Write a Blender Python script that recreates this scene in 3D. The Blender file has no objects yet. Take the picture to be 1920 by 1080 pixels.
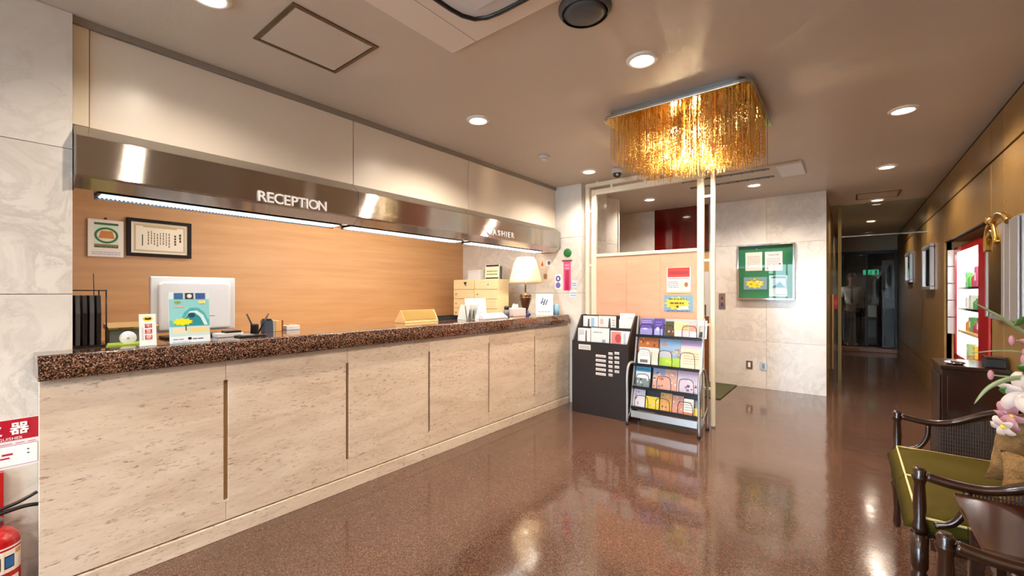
import bpy, bmesh, math, random
from mathutils import Matrix, Vector, Euler
random.seed(7)
sc = bpy.context.scene
COL = sc.collection
PI = math.pi
def hx(s):
    s = s.lstrip('#'); r = []
    for i in (0, 2, 4):
        c = int(s[i:i+2], 16) / 255
        r.append(c / 12.92 if c <= .04045 else ((c + .055) / 1.055) ** 2.4)
    return (r[0], r[1], r[2], 1)
# ------------------------------------------------------------------ camera
CEIL = 2.57
cam = bpy.data.cameras.new('camera'); camo = bpy.data.objects.new('camera', cam); COL.objects.link(camo)
camo.location = (0, 0, 1.30); camo.rotation_euler = (PI / 2, 0, math.atan(634 / 801.4))
cam.sensor_width = 36; cam.lens = 801.4 / 1920 * 36; cam.shift_y = 8 / 1920; cam.clip_start = .02
sc.camera = camo
# ------------------------------------------------------------------ world (daylight outside the entrance), exposure
W = bpy.data.worlds.new('world'); sc.world = W; W.use_nodes = True
W.node_tree.nodes['Background'].inputs[0].default_value = hx('d3e3f8')
W.node_tree.nodes['Background'].inputs[1].default_value = 19.0
sc.view_settings.view_transform = 'Standard'; sc.view_settings.look = 'None'
sc.view_settings.exposure = 0.38; sc.view_settings.gamma = 1.0; sc.view_settings.use_curve_mapping = False
sc.cycles.use_denoising = True
sc.cycles.max_bounces = 10; sc.cycles.diffuse_bounces = 6; sc.cycles.transparent_max_bounces = 16
sc.cycles.sample_clamp_indirect = 6.0
DOWN_W, DOWN_COL = 30.0, (1, .87, .72)
HOOD_W, CHAND_W = 8.0, 42.0
# the glazed entrance behind the viewer lets the daylight in
pl = bpy.data.lights.new('entrance_portal', 'AREA'); pl.shape = 'RECTANGLE'; pl.size = 2.25; pl.size_y = 2.2
pl.cycles.is_portal = True
po = bpy.data.objects.new('entrance_portal', pl); COL.objects.link(po)
po.location = (-1.6, -3.3, 1.15); po.rotation_euler = (PI / 2, 0, PI)

# ------------------------------------------------------------------ materials
MATS = {}
def nmat(name):
    m = bpy.data.materials.new(name); m.use_nodes = True; MATS[name] = m
    nt = m.node_tree; return m, nt, nt.nodes, nt.links, nt.nodes['Principled BSDF']
def pm(name, col, rough=.5, metal=0, spec=.5, coat=0, bump=0, bscale=40, var=0, vscale=6, emit=None, estr=0, trans=0, alpha=None):
    m, nt, N, L, b = nmat(name)
    c = hx(col) if isinstance(col, str) else col
    b.inputs['Base Color'].default_value = c
    b.inputs['Roughness'].default_value = rough; b.inputs['Metallic'].default_value = metal
    b.inputs['Specular IOR Level'].default_value = spec; b.inputs['Coat Weight'].default_value = coat
    b.inputs['Transmission Weight'].default_value = trans
    if emit:
        b.inputs['Emission Color'].default_value = hx(emit) if isinstance(emit, str) else emit
        b.inputs['Emission Strength'].default_value = estr
    if var or bump:
        tc = N.new('ShaderNodeTexCoord')
    if var:
        nz = N.new('ShaderNodeTexNoise'); nz.inputs['Scale'].default_value = vscale; nz.inputs['Detail'].default_value = 4
        L.new(tc.outputs['Object'], nz.inputs['Vector'])
        hs = N.new('ShaderNodeHueSaturation'); hs.inputs['Color'].default_value = c
        mr = N.new('ShaderNodeMapRange'); mr.inputs[1].default_value = .25; mr.inputs[2].default_value = .75
        mr.inputs[3].default_value = 1 - var; mr.inputs[4].default_value = 1 + var
        L.new(nz.outputs['Fac'], mr.inputs[0]); L.new(mr.outputs[0], hs.inputs['Value']); L.new(hs.outputs[0], b.inputs['Base Color'])
    if bump:
        n2 = N.new('ShaderNodeTexNoise'); n2.inputs['Scale'].default_value = bscale; n2.inputs['Detail'].default_value = 3
        L.new(tc.outputs['Object'], n2.inputs['Vector'])
        bp = N.new('ShaderNodeBump'); bp.inputs['Strength'].default_value = bump; bp.inputs['Distance'].default_value = .01
        L.new(n2.outputs['Fac'], bp.inputs['Height']); L.new(bp.outputs[0], b.inputs['Normal'])
    return m
def mapped(N, L, scale, rnd=True):
    g = N.new('ShaderNodeNewGeometry'); mp = N.new('ShaderNodeMapping'); mp.inputs['Scale'].default_value = scale
    if rnd:
        oi = N.new('ShaderNodeObjectInfo'); ml = N.new('ShaderNodeMath'); ml.operation = 'MULTIPLY'; ml.inputs[1].default_value = 37
        L.new(oi.outputs['Random'], ml.inputs[0])
        ad = N.new('ShaderNodeVectorMath'); ad.operation = 'ADD'
        L.new(g.outputs['Position'], ad.inputs[0]); L.new(ml.outputs[0], ad.inputs[1]); L.new(ad.outputs[0], mp.inputs[0])
    else:
        L.new(g.outputs['Position'], mp.inputs[0])
    return mp
def ramp(N, stops):
    r = N.new('ShaderNodeValToRGB'); e = r.color_ramp.elements
    while len(e) < len(stops): e.new(.5)
    for k, (p, c) in enumerate(stops):
        e[k].position = p; e[k].color = hx(c) if isinstance(c, str) else c
    return r
def noise(N, L, vec, scale, detail=5, rough=.55, dist=0):
    n = N.new('ShaderNodeTexNoise'); n.inputs['Scale'].default_value = scale; n.inputs['Detail'].default_value = detail
    n.inputs['Roughness'].default_value = rough; n.inputs['Distortion'].default_value = dist
    L.new(vec.outputs[0], n.inputs['Vector']); return n
def mixc(N, L, a, b, f, mode='MIX', fac=None):
    m = N.new('ShaderNodeMix'); m.data_type = 'RGBA'; m.blend_type = mode
    if f is not None: L.new(f, m.inputs[0])
    else: m.inputs[0].default_value = fac
    for sck, v in ((m.inputs[6], a), (m.inputs[7], b)):
        if isinstance(v, (tuple, list)): sck.default_value = v
        elif isinstance(v, str): sck.default_value = hx(v)
        else: L.new(v, sck)
    return m.outputs[2]

def marble(name, base, vein, stain, rough=.16):
    m, nt, N, L, b = nmat(name)
    mp = mapped(N, L, (1, 1, 1))
    n1 = noise(N, L, mp, 3.8, 10, .68, 1.2)
    r1 = ramp(N, [(.40, (0, 0, 0, 1)), (.485, (1, 1, 1, 1)), (.53, (0, 0, 0, 1))]); L.new(n1.outputs['Fac'], r1.inputs[0])
    n2 = noise(N, L, mp, 1.2, 4, .6, .4); r2 = ramp(N, [(.38, (0, 0, 0, 1)), (.72, (1, 1, 1, 1))]); L.new(n2.outputs['Fac'], r2.inputs[0])
    ml = N.new('ShaderNodeMath'); ml.operation = 'MULTIPLY'; L.new(r1.outputs[0], ml.inputs[0]); L.new(r2.outputs[0], ml.inputs[1])
    m2 = N.new('ShaderNodeMath'); m2.operation = 'MULTIPLY'; m2.inputs[1].default_value = .42; L.new(ml.outputs[0], m2.inputs[0])
    n3 = noise(N, L, mp, 5, 5, .6, .6); r3 = ramp(N, [(.45, (0, 0, 0, 1)), (.75, (1, 1, 1, 1))]); L.new(n3.outputs['Fac'], r3.inputs[0])
    m3 = N.new('ShaderNodeMath'); m3.operation = 'MULTIPLY'; m3.inputs[1].default_value = .55; L.new(r3.outputs[0], m3.inputs[0])
    c1 = mixc(N, L, base, stain, m3.outputs[0]); c2 = mixc(N, L, c1, vein, m2.outputs[0])
    L.new(c2, b.inputs['Base Color']); b.inputs['Roughness'].default_value = rough
    return m
marble('marble', 'dcd6cf', '8f8a85', 'c6bfb6')
marble('marble_brown', '8a6a42', '5e4426', '77572f', .2)

def travertine():
    m, nt, N, L, b = nmat('travertine')
    mp = mapped(N, L, (1, .8, 4))
    n1 = noise(N, L, mp, 2.2, 9, .7, .5); r1 = ramp(N, [(.28, 'bea692'), (.5, 'd4c1ad'), (.75, 'e2d3c3')]); L.new(n1.outputs['Fac'], r1.inputs[0])
    mp2 = mapped(N, L, (1, 1, 4.5)); n2 = noise(N, L, mp2, 23, 8, .75, .25)
    r2 = ramp(N, [(.55, (0, 0, 0, 1)), (.65, (1, 1, 1, 1))]); L.new(n2.outputs['Fac'], r2.inputs[0])
    n4 = noise(N, L, mp, 1.6, 3); r4 = ramp(N, [(.36, (.2, .2, .2, 1)), (.56, (1, 1, 1, 1))]); L.new(n4.outputs['Fac'], r4.inputs[0])
    m2 = N.new('ShaderNodeMath'); m2.operation = 'MULTIPLY'; L.new(r4.outputs[0], m2.inputs[1]); L.new(r2.outputs[0], m2.inputs[0])
    c = mixc(N, L, r1.outputs[0], '7a6049', m2.outputs[0])
    L.new(c, b.inputs['Base Color']); b.inputs['Roughness'].default_value = .42
    bp = N.new('ShaderNodeBump'); bp.inputs['Strength'].default_value = .35; bp.inputs['Distance'].default_value = .004; bp.invert = True
    L.new(r2.outputs[0], bp.inputs['Height']); L.new(bp.outputs[0], b.inputs['Normal'])
travertine()
def granite():
    m, nt, N, L, b = nmat('granite')
    mp = mapped(N, L, (1, 1, 1), False)
    v = N.new('ShaderNodeTexVoronoi'); v.inputs['Scale'].default_value = 215; L.new(mp.outputs[0], v.inputs['Vector'])
    sp = N.new('ShaderNodeSeparateColor'); L.new(v.outputs['Color'], sp.inputs[0])
    r = ramp(N, [(0, '17110f'), (.34, '2a1d18'), (.48, '4a3228'), (.62, '6e4c3c'), (.84, '8e6a54'), (.97, 'b08c74')]); r.color_ramp.interpolation = 'CONSTANT'
    L.new(sp.outputs[0], r.inputs[0]); L.new(r.outputs[0], b.inputs['Base Color']); b.inputs['Roughness'].default_value = .08
    b.inputs['Coat Weight'].default_value = .5; b.inputs['Coat Roughness'].default_value = .05
granite()
def floor_mat():
    m, nt, N, L, b = nmat('floor_terrazzo')
    mp = mapped(N, L, (1, 1, 1), False)
    v = N.new('ShaderNodeTexVoronoi'); v.inputs['Scale'].default_value = 210; L.new(mp.outputs[0], v.inputs['Vector'])
    sp = N.new('ShaderNodeSeparateColor'); L.new(v.outputs['Color'], sp.inputs[0])
    r = ramp(N, [(0, '3c2922'), (.25, '50382e'), (.6, '5b4035'), (.9, '705444')]); L.new(sp.outputs[0], r.inputs[0])
    n = noise(N, L, mp, .9, 3); r2 = ramp(N, [(.3, (.8, .8, .8, 1)), (.7, (1.08, 1.06, 1.04, 1))]); L.new(n.outputs['Fac'], r2.inputs[0])
    c = mixc(N, L, r.outputs[0], r2.outputs[0], None, 'MULTIPLY', 1.0)
    L.new(c, b.inputs['Base Color']); b.inputs['Roughness'].default_value = .13; b.inputs['Specular IOR Level'].default_value = .55
    b.inputs['Coat Weight'].default_value = .35; b.inputs['Coat Roughness'].default_value = .06
    n3 = noise(N, L, mp, 3.2, 2); bp = N.new('ShaderNodeBump'); bp.inputs['Strength'].default_value = .12; bp.inputs['Distance'].default_value = .02
    L.new(n3.outputs['Fac'], bp.inputs['Height']); L.new(bp.outputs[0], b.inputs['Normal']); L.new(bp.outputs[0], b.inputs['Coat Normal'])
floor_mat()
def wood(name, c0, c1, rough, scale=(1, 1, 14), coat=0, nscale=3):
    m, nt, N, L, b = nmat(name)
    mp = mapped(N, L, scale, True); n = noise(N, L, mp, nscale, 6, .6, .3)
    r = ramp(N, [(.3, c0), (.7, c1)]); L.new(n.outputs['Fac'], r.inputs[0]); L.new(r.outputs[0], b.inputs['Base Color'])
    b.inputs['Roughness'].default_value = rough; b.inputs['Coat Weight'].default_value = coat; b.inputs['Coat Roughness'].default_value = .1
wood('office_veneer', 'bb8c5e', 'cb9f70', .42, (1, .35, 5))
wood('pink_veneer', 'd6a284', 'e0b094', .38, (1, 1, 5))
wood('dark_wood', '22110a', '341a10', .22, (1, 1, 1), .5, 6)
wood('table_wood', '2a120b', '401d12', .12, (3, 1, 1), .6, 5)
wood('cabinet_wood', '170b08', '22110c', .5, (1, 1, 1), 0, 6)
wood('light_wood', 'd9a86c', 'e0b47c', .4)
wood('cream_wood', 'dcc798', 'e4d2a8', .45)
wood('sill_wood', '6b3f22', '84522e', .3)
def steel():
    m, nt, N, L, b = nmat('brushed_steel')
    b.inputs['Base Color'].default_value = hx('c2beb8'); b.inputs['Metallic'].default_value = 1
    b.inputs['Roughness'].default_value = .075
    mp = mapped(N, L, (1, 1, 1), False); n = N.new('ShaderNodeTexWhiteNoise'); L.new(mp.outputs[0], n.inputs['Vector'])      # fine horizontal brushing tilts the normal up and down
    sb = N.new('ShaderNodeMath'); sb.operation = 'SUBTRACT'; sb.inputs[1].default_value = .5; L.new(n.outputs['Value'], sb.inputs[0])
    ml = N.new('ShaderNodeMath'); ml.operation = 'MULTIPLY'; ml.inputs[1].default_value = 1.0; L.new(sb.outputs[0], ml.inputs[0])
    cx = N.new('ShaderNodeCombineXYZ'); L.new(ml.outputs[0], cx.inputs[2]); g = N.new('ShaderNodeNewGeometry')
    ad = N.new('ShaderNodeVectorMath'); ad.operation = 'ADD'; L.new(g.outputs['Normal'], ad.inputs[0]); L.new(cx.outputs[0], ad.inputs[1])
    nn = N.new('ShaderNodeVectorMath'); nn.operation = 'NORMALIZE'; L.new(ad.outputs[0], nn.inputs[0]); L.new(nn.outputs[0], b.inputs['Normal'])
steel()
def gold_wall():
    m, nt, N, L, b = nmat('gold_wallpaper')
    mp = mapped(N, L, (1, 1, 1), False); n = noise(N, L, mp, 60, 4, .7); n2 = noise(N, L, mp, 2.5, 3)
    r = ramp(N, [(.3, '7c5d30'), (.7, 'a27d46')]); L.new(n.outputs['Fac'], r.inputs[0])
    r2 = ramp(N, [(.3, (.85, .85, .85, 1)), (.7, (1.1, 1.1, 1.1, 1))]); L.new(n2.outputs['Fac'], r2.inputs[0])
    L.new(mixc(N, L, r.outputs[0], r2.outputs[0], None, 'MULTIPLY', 1.0), b.inputs['Base Color'])
    b.inputs['Roughness'].default_value = .34; b.inputs['Metallic'].default_value = .35
    bp = N.new('ShaderNodeBump'); bp.inputs['Strength'].default_value = .25; bp.inputs['Distance'].default_value = .003
    L.new(n.outputs['Fac'], bp.inputs['Height']); L.new(bp.outputs[0], b.inputs['Normal'])
gold_wall()
def glass(name, tint, ior=1.45, rough=.02):
    m = bpy.data.materials.new(name); m.use_nodes = True; MATS[name] = m; nt = m.node_tree; N = nt.nodes; L = nt.links
    N.remove(N['Principled BSDF']); out = N['Material Output']
    t = N.new('ShaderNodeBsdfTransparent'); t.inputs[0].default_value = hx(tint); g = N.new('ShaderNodeBsdfGlossy'); g.inputs['Roughness'].default_value = rough
    f = N.new('ShaderNodeFresnel'); f.inputs['IOR'].default_value = ior; mx = N.new('ShaderNodeMixShader')
    gg = N.new('ShaderNodeNewGeometry'); iv = N.new('ShaderNodeMath'); iv.operation = 'SUBTRACT'; iv.inputs[0].default_value = 1; L.new(gg.outputs['Backfacing'], iv.inputs[1])
    mu = N.new('ShaderNodeMath'); mu.operation = 'MULTIPLY'; L.new(f.outputs[0], mu.inputs[0]); L.new(iv.outputs[0], mu.inputs[1])   # leaving faces of a pane do not mirror
    L.new(mu.outputs[0], mx.inputs[0]); L.new(t.outputs[0], mx.inputs[1]); L.new(g.outputs[0], mx.inputs[2]); L.new(mx.outputs[0], out.inputs[0])
glass('clear_glass', 'f4faf8'); glass('smoked_glass', 'b8b4ac'); glass('board_glass', 'fafcfb'); glass('case_glass', 'fbfdfc', 1.12)
def translucent(name, col, gl, fac, rough=.2, metalcol=None):
    m = bpy.data.materials.new(name); m.use_nodes = True; MATS[name] = m; nt = m.node_tree; N = nt.nodes; L = nt.links
    N.remove(N['Principled BSDF']); out = N['Material Output']
    a = N.new('ShaderNodeBsdfTranslucent'); a.inputs[0].default_value = hx(col); d = N.new('ShaderNodeBsdfDiffuse'); d.inputs[0].default_value = hx(col)
    g = N.new('ShaderNodeBsdfGlossy'); g.inputs[0].default_value = hx(gl); g.inputs['Roughness'].default_value = rough
    x = N.new('ShaderNodeMixShader'); x.inputs[0].default_value = .5; L.new(a.outputs[0], x.inputs[1]); L.new(d.outputs[0], x.inputs[2])
    y = N.new('ShaderNodeMixShader'); y.inputs[0].default_value = fac; L.new(x.outputs[0], y.inputs[1]); L.new(g.outputs[0], y.inputs[2]); L.new(y.outputs[0], out.inputs[0])
translucent('amber_bead', 'e2b562', 'f0d08c', .35)
translucent('lamp_shade', 'f3e6cf', 'ffffff', .04, .5)
translucent('petal', 'f4e9e6', 'ffffff', .05, .4); translucent('petal_pink', 'dba7b4', 'ffffff', .05, .4)
translucent('leaf', '4d7a32', 'c8e0a8', .1, .35); translucent('leaf_pale', 'a8b184', 'e0e8c8', .1, .4)
def vcol(name, rough, emit=0):
    m, nt, N, L, b = nmat(name); a = N.new('ShaderNodeVertexColor'); a.layer_name = 'Col'
    L.new(a.outputs[0], b.inputs['Base Color']); b.inputs['Roughness'].default_value = rough
    if emit: L.new(a.outputs[0], b.inputs['Emission Color']); b.inputs['Emission Strength'].default_value = emit
vcol('print', .38); vcol('matte_print', .7); vcol('backlit_print', .3, 1.1)
pm('ceiling_paper', 'c6b9ab', .42, spec=.35, bump=.12, bscale=160, var=.03, vscale=1.5)
pm('fascia_laminate', 'e4d9ca', .28, spec=.5)
pm('cornice_grey', '8d8378', .4); pm('steel_plain', 'aaa6a0', .28, 1); pm('chrome', 'cfd2d6', .08, 1); pm('silver_paint', 'b9bcc0', .3, .7)
pm('brass', '75603c', .42, .9); pm('pale_brass', 'b59a6a', .35, .7); pm('gold_mirror', 'c79a3a', .12, 1); pm('gold_plate', '846418', .5, .3)
pm('cream_paint', 'e6dcc6', .3); pm('white_plastic', 'd0ced0', .35); pm('ac_plastic', 'ded2c6', .4); pm('white_trim', 'e4dcd2', .3)
pm('black_plastic', '17161a', .35); pm('speaker_grey', '4a4a4c', .6); pm('dark_gap', '1b1511', .8); pm('black_metal', '1c1c20', .35, .6)
pm('red_gloss', 'a5101c', .18, coat=.5); pm('red_panel', '5a0c0c', .1, coat=.6); pm('ext_red', 'b01a1e', .2, coat=.4)
pm('green_felt', '2a7a54', .85, bump=.1, bscale=300); pm('doormat', '4c4a2c', .95, bump=.5, bscale=250)
pm('olive_cushion', '463c0b', .85, spec=.12, bump=.15, bscale=220, var=.12, vscale=5); pm('piping_cream', 'd8c890', .7)
pm('cane', '3c2e28', .6); pm('bronze', '4a2a18', .25, .3, coat=.4); pm('gold_trim', 'c8a050', .25, 1)
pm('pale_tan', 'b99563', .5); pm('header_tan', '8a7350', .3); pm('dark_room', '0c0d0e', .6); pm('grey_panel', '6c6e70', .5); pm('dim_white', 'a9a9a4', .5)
pm('lens_lit', 'ffffff', .4, emit=(1, .86, .68, 1), estr=14); pm('tube_lit', 'ffffff', .4, emit=(.80, .98, .97, 1), estr=.95); pm('tube_lit_warm', 'ffffff', .4, emit=(1, .94, .86, 1), estr=2.2)
pm('bulb_lit', 'ffffff', .4, emit=(1, .78, .45, 1), estr=42); pm('exit_lit', '0fae6a', .4, emit=(.05, .75, .4, 1), estr=1.6); pm('case_lit', 'ffffff', .4, emit=(.95, 1, .98, 1), estr=1.7)
pm('mirror', 'cfc9bd', .03, 1); pm('silver_leaf', 'aaa6a8', .32, .7); pm('skin', '8a5c44', .55); pm('shirt', 'd2cab8', .75); pm('trousers', '101218', .8); pm('hair', '0c0908', .6); pm('shoe', '0a0a0b', .35)
pm('orange_dot', 'd8a468', .5); pm('blue_paper', '86b6d4', .6); pm('vase', 'c8c0b4', .25)
pm('asphalt', '8f8d8a', .9); pm('gold_plush', '8c6a40', .95, bump=1.0, bscale=90, var=.3, vscale=40); pm('tapestry', '82643e', .95, bump=.6, bscale=160, var=.5, vscale=26)

# ------------------------------------------------------------------ mesh helpers
class MB:
    def __init__(s): s.v = []; s.f = []; s.c = []; s.m = []; s.cur = (1, 1, 1, 1); s.mi = 0; s.sm = []; s.smooth = False
    def face(s, idx): s.f.append(idx); s.c.append(s.cur); s.m.append(s.mi); s.sm.append(s.smooth)
    def add(s, pts, faces, M=None):
        o = len(s.v)
        s.v += [tuple(M @ Vector(p)) if M else tuple(p) for p in pts]
        for f in faces: s.face([o + i for i in f])
        return s
    def box(s, x0, x1, y0, y1, z0, z1, M=None):
        return s.add([(x, y, z) for x in (x0, x1) for y in (y0, y1) for z in (z0, z1)],
                     [(0, 1, 3, 2), (4, 6, 7, 5), (0, 4, 5, 1), (2, 3, 7, 6), (0, 2, 6, 4), (1, 5, 7, 3)], M)
    def quad(s, pts): return s.add(pts, [tuple(range(len(pts)))])
    def prism(s, poly, a0, a1, ax='y', M=None):
        f = {'y': lambda p, a: (p[0], a, p[1]), 'x': lambda p, a: (a, p[0], p[1]), 'z': lambda p, a: (p[0], p[1], a)}[ax]
        n = len(poly); pts = [f(p, a0) for p in poly] + [f(p, a1) for p in poly]
        return s.add(pts, [tuple(range(n)), tuple(range(2 * n - 1, n - 1, -1))] + [(i, (i + 1) % n, n + (i + 1) % n, n + i) for i in range(n)], M)
    def tube(s, path, r, n=8, cap=True, close=False):
        P = [Vector(p) for p in path]; k = len(P); rs = r if isinstance(r, (list, tuple)) else [r] * k
        sm = s.smooth; s.smooth = True; o = len(s.v); up = None
        for i in range(k):
            d = ((P[(i + 1) % k] if (close or i < k - 1) else P[i]) - (P[i - 1] if (close or i > 0) else P[i])).normalized()
            if up is None: up = Vector((0, 0, 1)) if abs(d.z) < .9 else Vector((1, 0, 0))
            a = d.cross(up).normalized(); b2 = a.cross(d).normalized(); up = b2
            for j in range(n):
                t = 2 * PI * j / n; s.v.append(tuple(P[i] + (a * math.cos(t) + b2 * math.sin(t)) * rs[i]))
        for i in range(k if close else k - 1):
            i2 = (i + 1) % k
            for j in range(n): s.face([o + i * n + j, o + i * n + (j + 1) % n, o + i2 * n + (j + 1) % n, o + i2 * n + j])
        if cap and not close: s.smooth = False; s.face([o + j for j in range(n)]); s.face([o + (k - 1) * n + j for j in range(n)])
        s.smooth = sm; return s
    def lathe(s, prof, cx=0, cy=0, n=16, M=None, cap=True):
        sm = s.smooth; s.smooth = True; o = len(s.v); k = len(prof)
        for r, z in prof:
            for j in range(n):
                t = 2 * PI * j / n; p = Vector((cx + r * math.cos(t), cy + r * math.sin(t), z)); s.v.append(tuple(M @ p if M else p))
        for i in range(k - 1):
            for j in range(n): s.face([o + i * n + j, o + i * n + (j + 1) % n, o + (i + 1) * n + (j + 1) % n, o + (i + 1) * n + j])
        if cap:
            s.smooth = False; s.face([o + j for j in range(n)]); s.face([o + (k - 1) * n + j for j in range(n)])
        s.smooth = sm; return s
    def ball(s, c, r, n=10, m=6, sc=(1, 1, 1)):
        prof = [(max(1e-4, r * math.sin(PI * i / m)), r * math.cos(PI * i / m)) for i in range(m + 1)]
        M = Matrix.Translation(c) @ Matrix.Diagonal((*sc, 1)); return s.lathe(prof, 0, 0, n, M)
    def build(s, name, mat, parent=None, loc=None, rot=None, bevel=0, world=False, kind=None, segs=2, recalc=True):
        me = bpy.data.meshes.new(name)
        V = s.v
        if world and parent:
            b = Vector((0, 0, 0)); q = parent
            while q: b += q.location; q = q.parent
            V = [tuple(Vector(p) - b) for p in V]
        me.from_pydata(V, [], s.f)
        mats = mat if isinstance(mat, (list, tuple)) else [mat]
        for q in mats: me.materials.append(MATS[q])
        me.polygons.foreach_set('material_index', s.m); me.polygons.foreach_set('use_smooth', s.sm)
        if any(c != (1, 1, 1, 1) for c in s.c):
            ca = me.color_attributes.new('Col', 'FLOAT_COLOR', 'CORNER'); arr = []
            for p in me.polygons: arr += list(s.c[p.index]) * p.loop_total
            ca.data.foreach_set('color', arr)
        if recalc:
            bm = bmesh.new(); bm.from_mesh(me); bmesh.ops.recalc_face_normals(bm, faces=bm.faces); bm.to_mesh(me); bm.free()
        me.update()
        o = bpy.data.objects.new(name, me); COL.objects.link(o)
        if parent: o.parent = parent
        if loc: o.location = loc
        if rot: o.rotation_euler = rot
        if bevel:
            bv = o.modifiers.new('bevel', 'BEVEL'); bv.width = bevel; bv.segments = segs; bv.limit_method = 'ANGLE'; bv.angle_limit = .6
        if kind: o['kind'] = kind
        return o
def tag(o, label, cat, group=None):
    o['label'] = label; o['category'] = cat
    if group: o['group'] = group
    return o
def thing(name, label, cat, loc=(0, 0, 0), rotz=0, group=None):
    o = bpy.data.objects.new(name, None); COL.objects.link(o); o.location = loc; o.rotation_euler = (0, 0, rotz); o.empty_display_size = .1
    return tag(o, label, cat, group)
def B(name, mat, parent, *b, bevel=0, world=True, kind=None):
    m = MB(); m.box(*b); return m.build(name, mat, parent, world=world, bevel=bevel, kind=kind)
def struct(name, mat, *b, bevel=0): return B(name, mat, None, *b, bevel=bevel, kind='structure')
def anchor(name, loc=(0, 0, 0)):
    o = bpy.data.objects.new(name, None); COL.objects.link(o); o.location = loc; o['kind'] = 'structure'; return o
def dup(root, loc, label=None):
    r = root.copy(); COL.objects.link(r); r.location = loc
    if label: r['label'] = label
    for ch in list(root.children):
        c = ch.copy(); COL.objects.link(c); c.parent = r
        for g in list(ch.children):
            d = g.copy(); COL.objects.link(d); d.parent = c
    return r
def spot(name, loc, power, col, size=150, rad=.035, parent=None):
    l = bpy.data.lights.new(name, 'SPOT'); l.energy = power; l.color = col; l.spot_size = math.radians(size); l.spot_blend = .6; l.shadow_soft_size = rad
    o = bpy.data.objects.new(name, l); COL.objects.link(o); o.location = loc
    if parent: o.parent = parent
    return o
def arearect(name, loc, sx, sy, power, col, rot=(0, 0, 0), parent=None, spread=180):
    l = bpy.data.lights.new(name, 'AREA'); l.shape = 'RECTANGLE'; l.size = sx; l.size_y = sy; l.energy = power; l.color = col; l.spread = math.radians(spread)
    o = bpy.data.objects.new(name, l); COL.objects.link(o); o.location = loc; o.rotation_euler = rot
    if parent: o.parent = parent
    return o
def point(name, loc, power, col, rad, parent=None):
    l = bpy.data.lights.new(name, 'POINT'); l.energy = power; l.color = col; l.shadow_soft_size = rad
    o = bpy.data.objects.new(name, l); COL.objects.link(o); o.location = loc
    if parent: o.parent = parent
    return o
def text(s, size, mat, name, parent, loc=(0, 0, 0), rot=(PI / 2, 0, 0), ext=.0004, align='CENTER', sx=1, bold=0):
    cu = bpy.data.curves.new(name, 'FONT'); cu.body = s; cu.size = size; cu.extrude = ext; cu.align_x = align; cu.align_y = 'CENTER'; cu.offset = bold; cu.resolution_u = 3
    t = bpy.data.objects.new(name + '_src', cu); COL.objects.link(t)
    bpy.context.view_layer.update()
    me = bpy.data.meshes.new_from_object(t.evaluated_get(bpy.context.evaluated_depsgraph_get()))
    bpy.data.objects.remove(t); bpy.data.curves.remove(cu)
    me.materials.clear(); me.materials.append(MATS[mat])
    o = bpy.data.objects.new(name, me); COL.objects.link(o); o.parent = parent; o.location = loc; o.rotation_euler = rot; o.scale = (sx, 1, 1)
    return o
for nm, c in (('ink_white', 'f2eeee'), ('ink_black', '1a1a1c'), ('ink_red', 'b01030'), ('ink_green', '1d6b2c'), ('ink_blue', '1d3f86'), ('ink_pink', 'd03a6a'), ('ink_grey', '8a8a8c'), ('ink_yellow', 'f0dc20'), ('ink_brown', '5a3420')):
    pm(nm, c, .5)
def art(mb, w, h, elems, y=-.0006):
    """flat print: elements in card units (0..1), each a hair in front of the last"""
    k = 0
    for e in elems:
        d = y - .00012 * k; k += 1; mb.cur = hx(e[-1]) if isinstance(e[-1], str) else (1, 1, 1, 1); t = e[0]
        if t == 'r': _, a, b, c, dd, _c = e; mb.quad([(w * (a - .5), d, h * b), (w * (c - .5), d, h * b), (w * (c - .5), d, h * dd), (w * (a - .5), d, h * dd)])
        elif t == 'e': _, a, b, rx, ry, _c = e; mb.quad([(w * (a - .5 + rx * math.cos(2 * PI * i / 24)), d, h * (b + ry * math.sin(2 * PI * i / 24))) for i in range(24)])
        elif t == 'p': mb.quad([(w * (x - .5), d, h * z) for x, z in e[1]])
        elif t == 'burst':
            _, a, b, rx, ry, n, _c = e
            mb.quad([(w * (a - .5 + rx * (1 if i % 2 else .74) * math.cos(PI * i / n)), d, h * (b + ry * (1 if i % 2 else .74) * math.sin(PI * i / n))) for i in range(2 * n)])
        elif t == 'ln':     # rows of small print
            _, a, b, c, dd, n, _c = e
            for i in range(n):
                z0 = b + (dd - b) * i / n; z1 = z0 + (dd - b) / n * .45; x = a
                while x < c - .01:
                    x2 = min(c, x + random.uniform(.04, .16)); mb.quad([(w * (x - .5), d, h * z0), (w * (x2 - .5), d, h * z0), (w * (x2 - .5), d, h * z1), (w * (x - .5), d, h * z1)]); x = x2 + .02
        elif t == 'vl':     # columns of vertical print
            _, a, b, c, dd, n, _c = e
            for i in range(n):
                x0 = a + (c - a) * i / n; x1 = x0 + (c - a) / n * .4; z = dd - random.uniform(0, .1)
                while z > b + .02 + random.uniform(0, .15):
                    z2 = max(b, z - random.uniform(.03, .09)); mb.quad([(w * (x0 - .5), d, h * z), (w * (x1 - .5), d, h * z), (w * (x1 - .5), d, h * z2), (w * (x0 - .5), d, h * z2)]); z = z2 - .02
        elif t == 'blobs':
            _, a, b, c, dd, n, cols = e
            for i in range(n):
                mb.cur = hx(cols[i % len(cols)]); x = random.uniform(a, c); z = random.uniform(b, dd); r = random.uniform(.03, .08); d2 = d - .00004 * i
                mb.quad([(w * (x - .5 + r * math.cos(2 * PI * q / 8)), d2, h * (z + r * .8 * math.sin(2 * PI * q / 8))) for q in range(8)])
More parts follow.
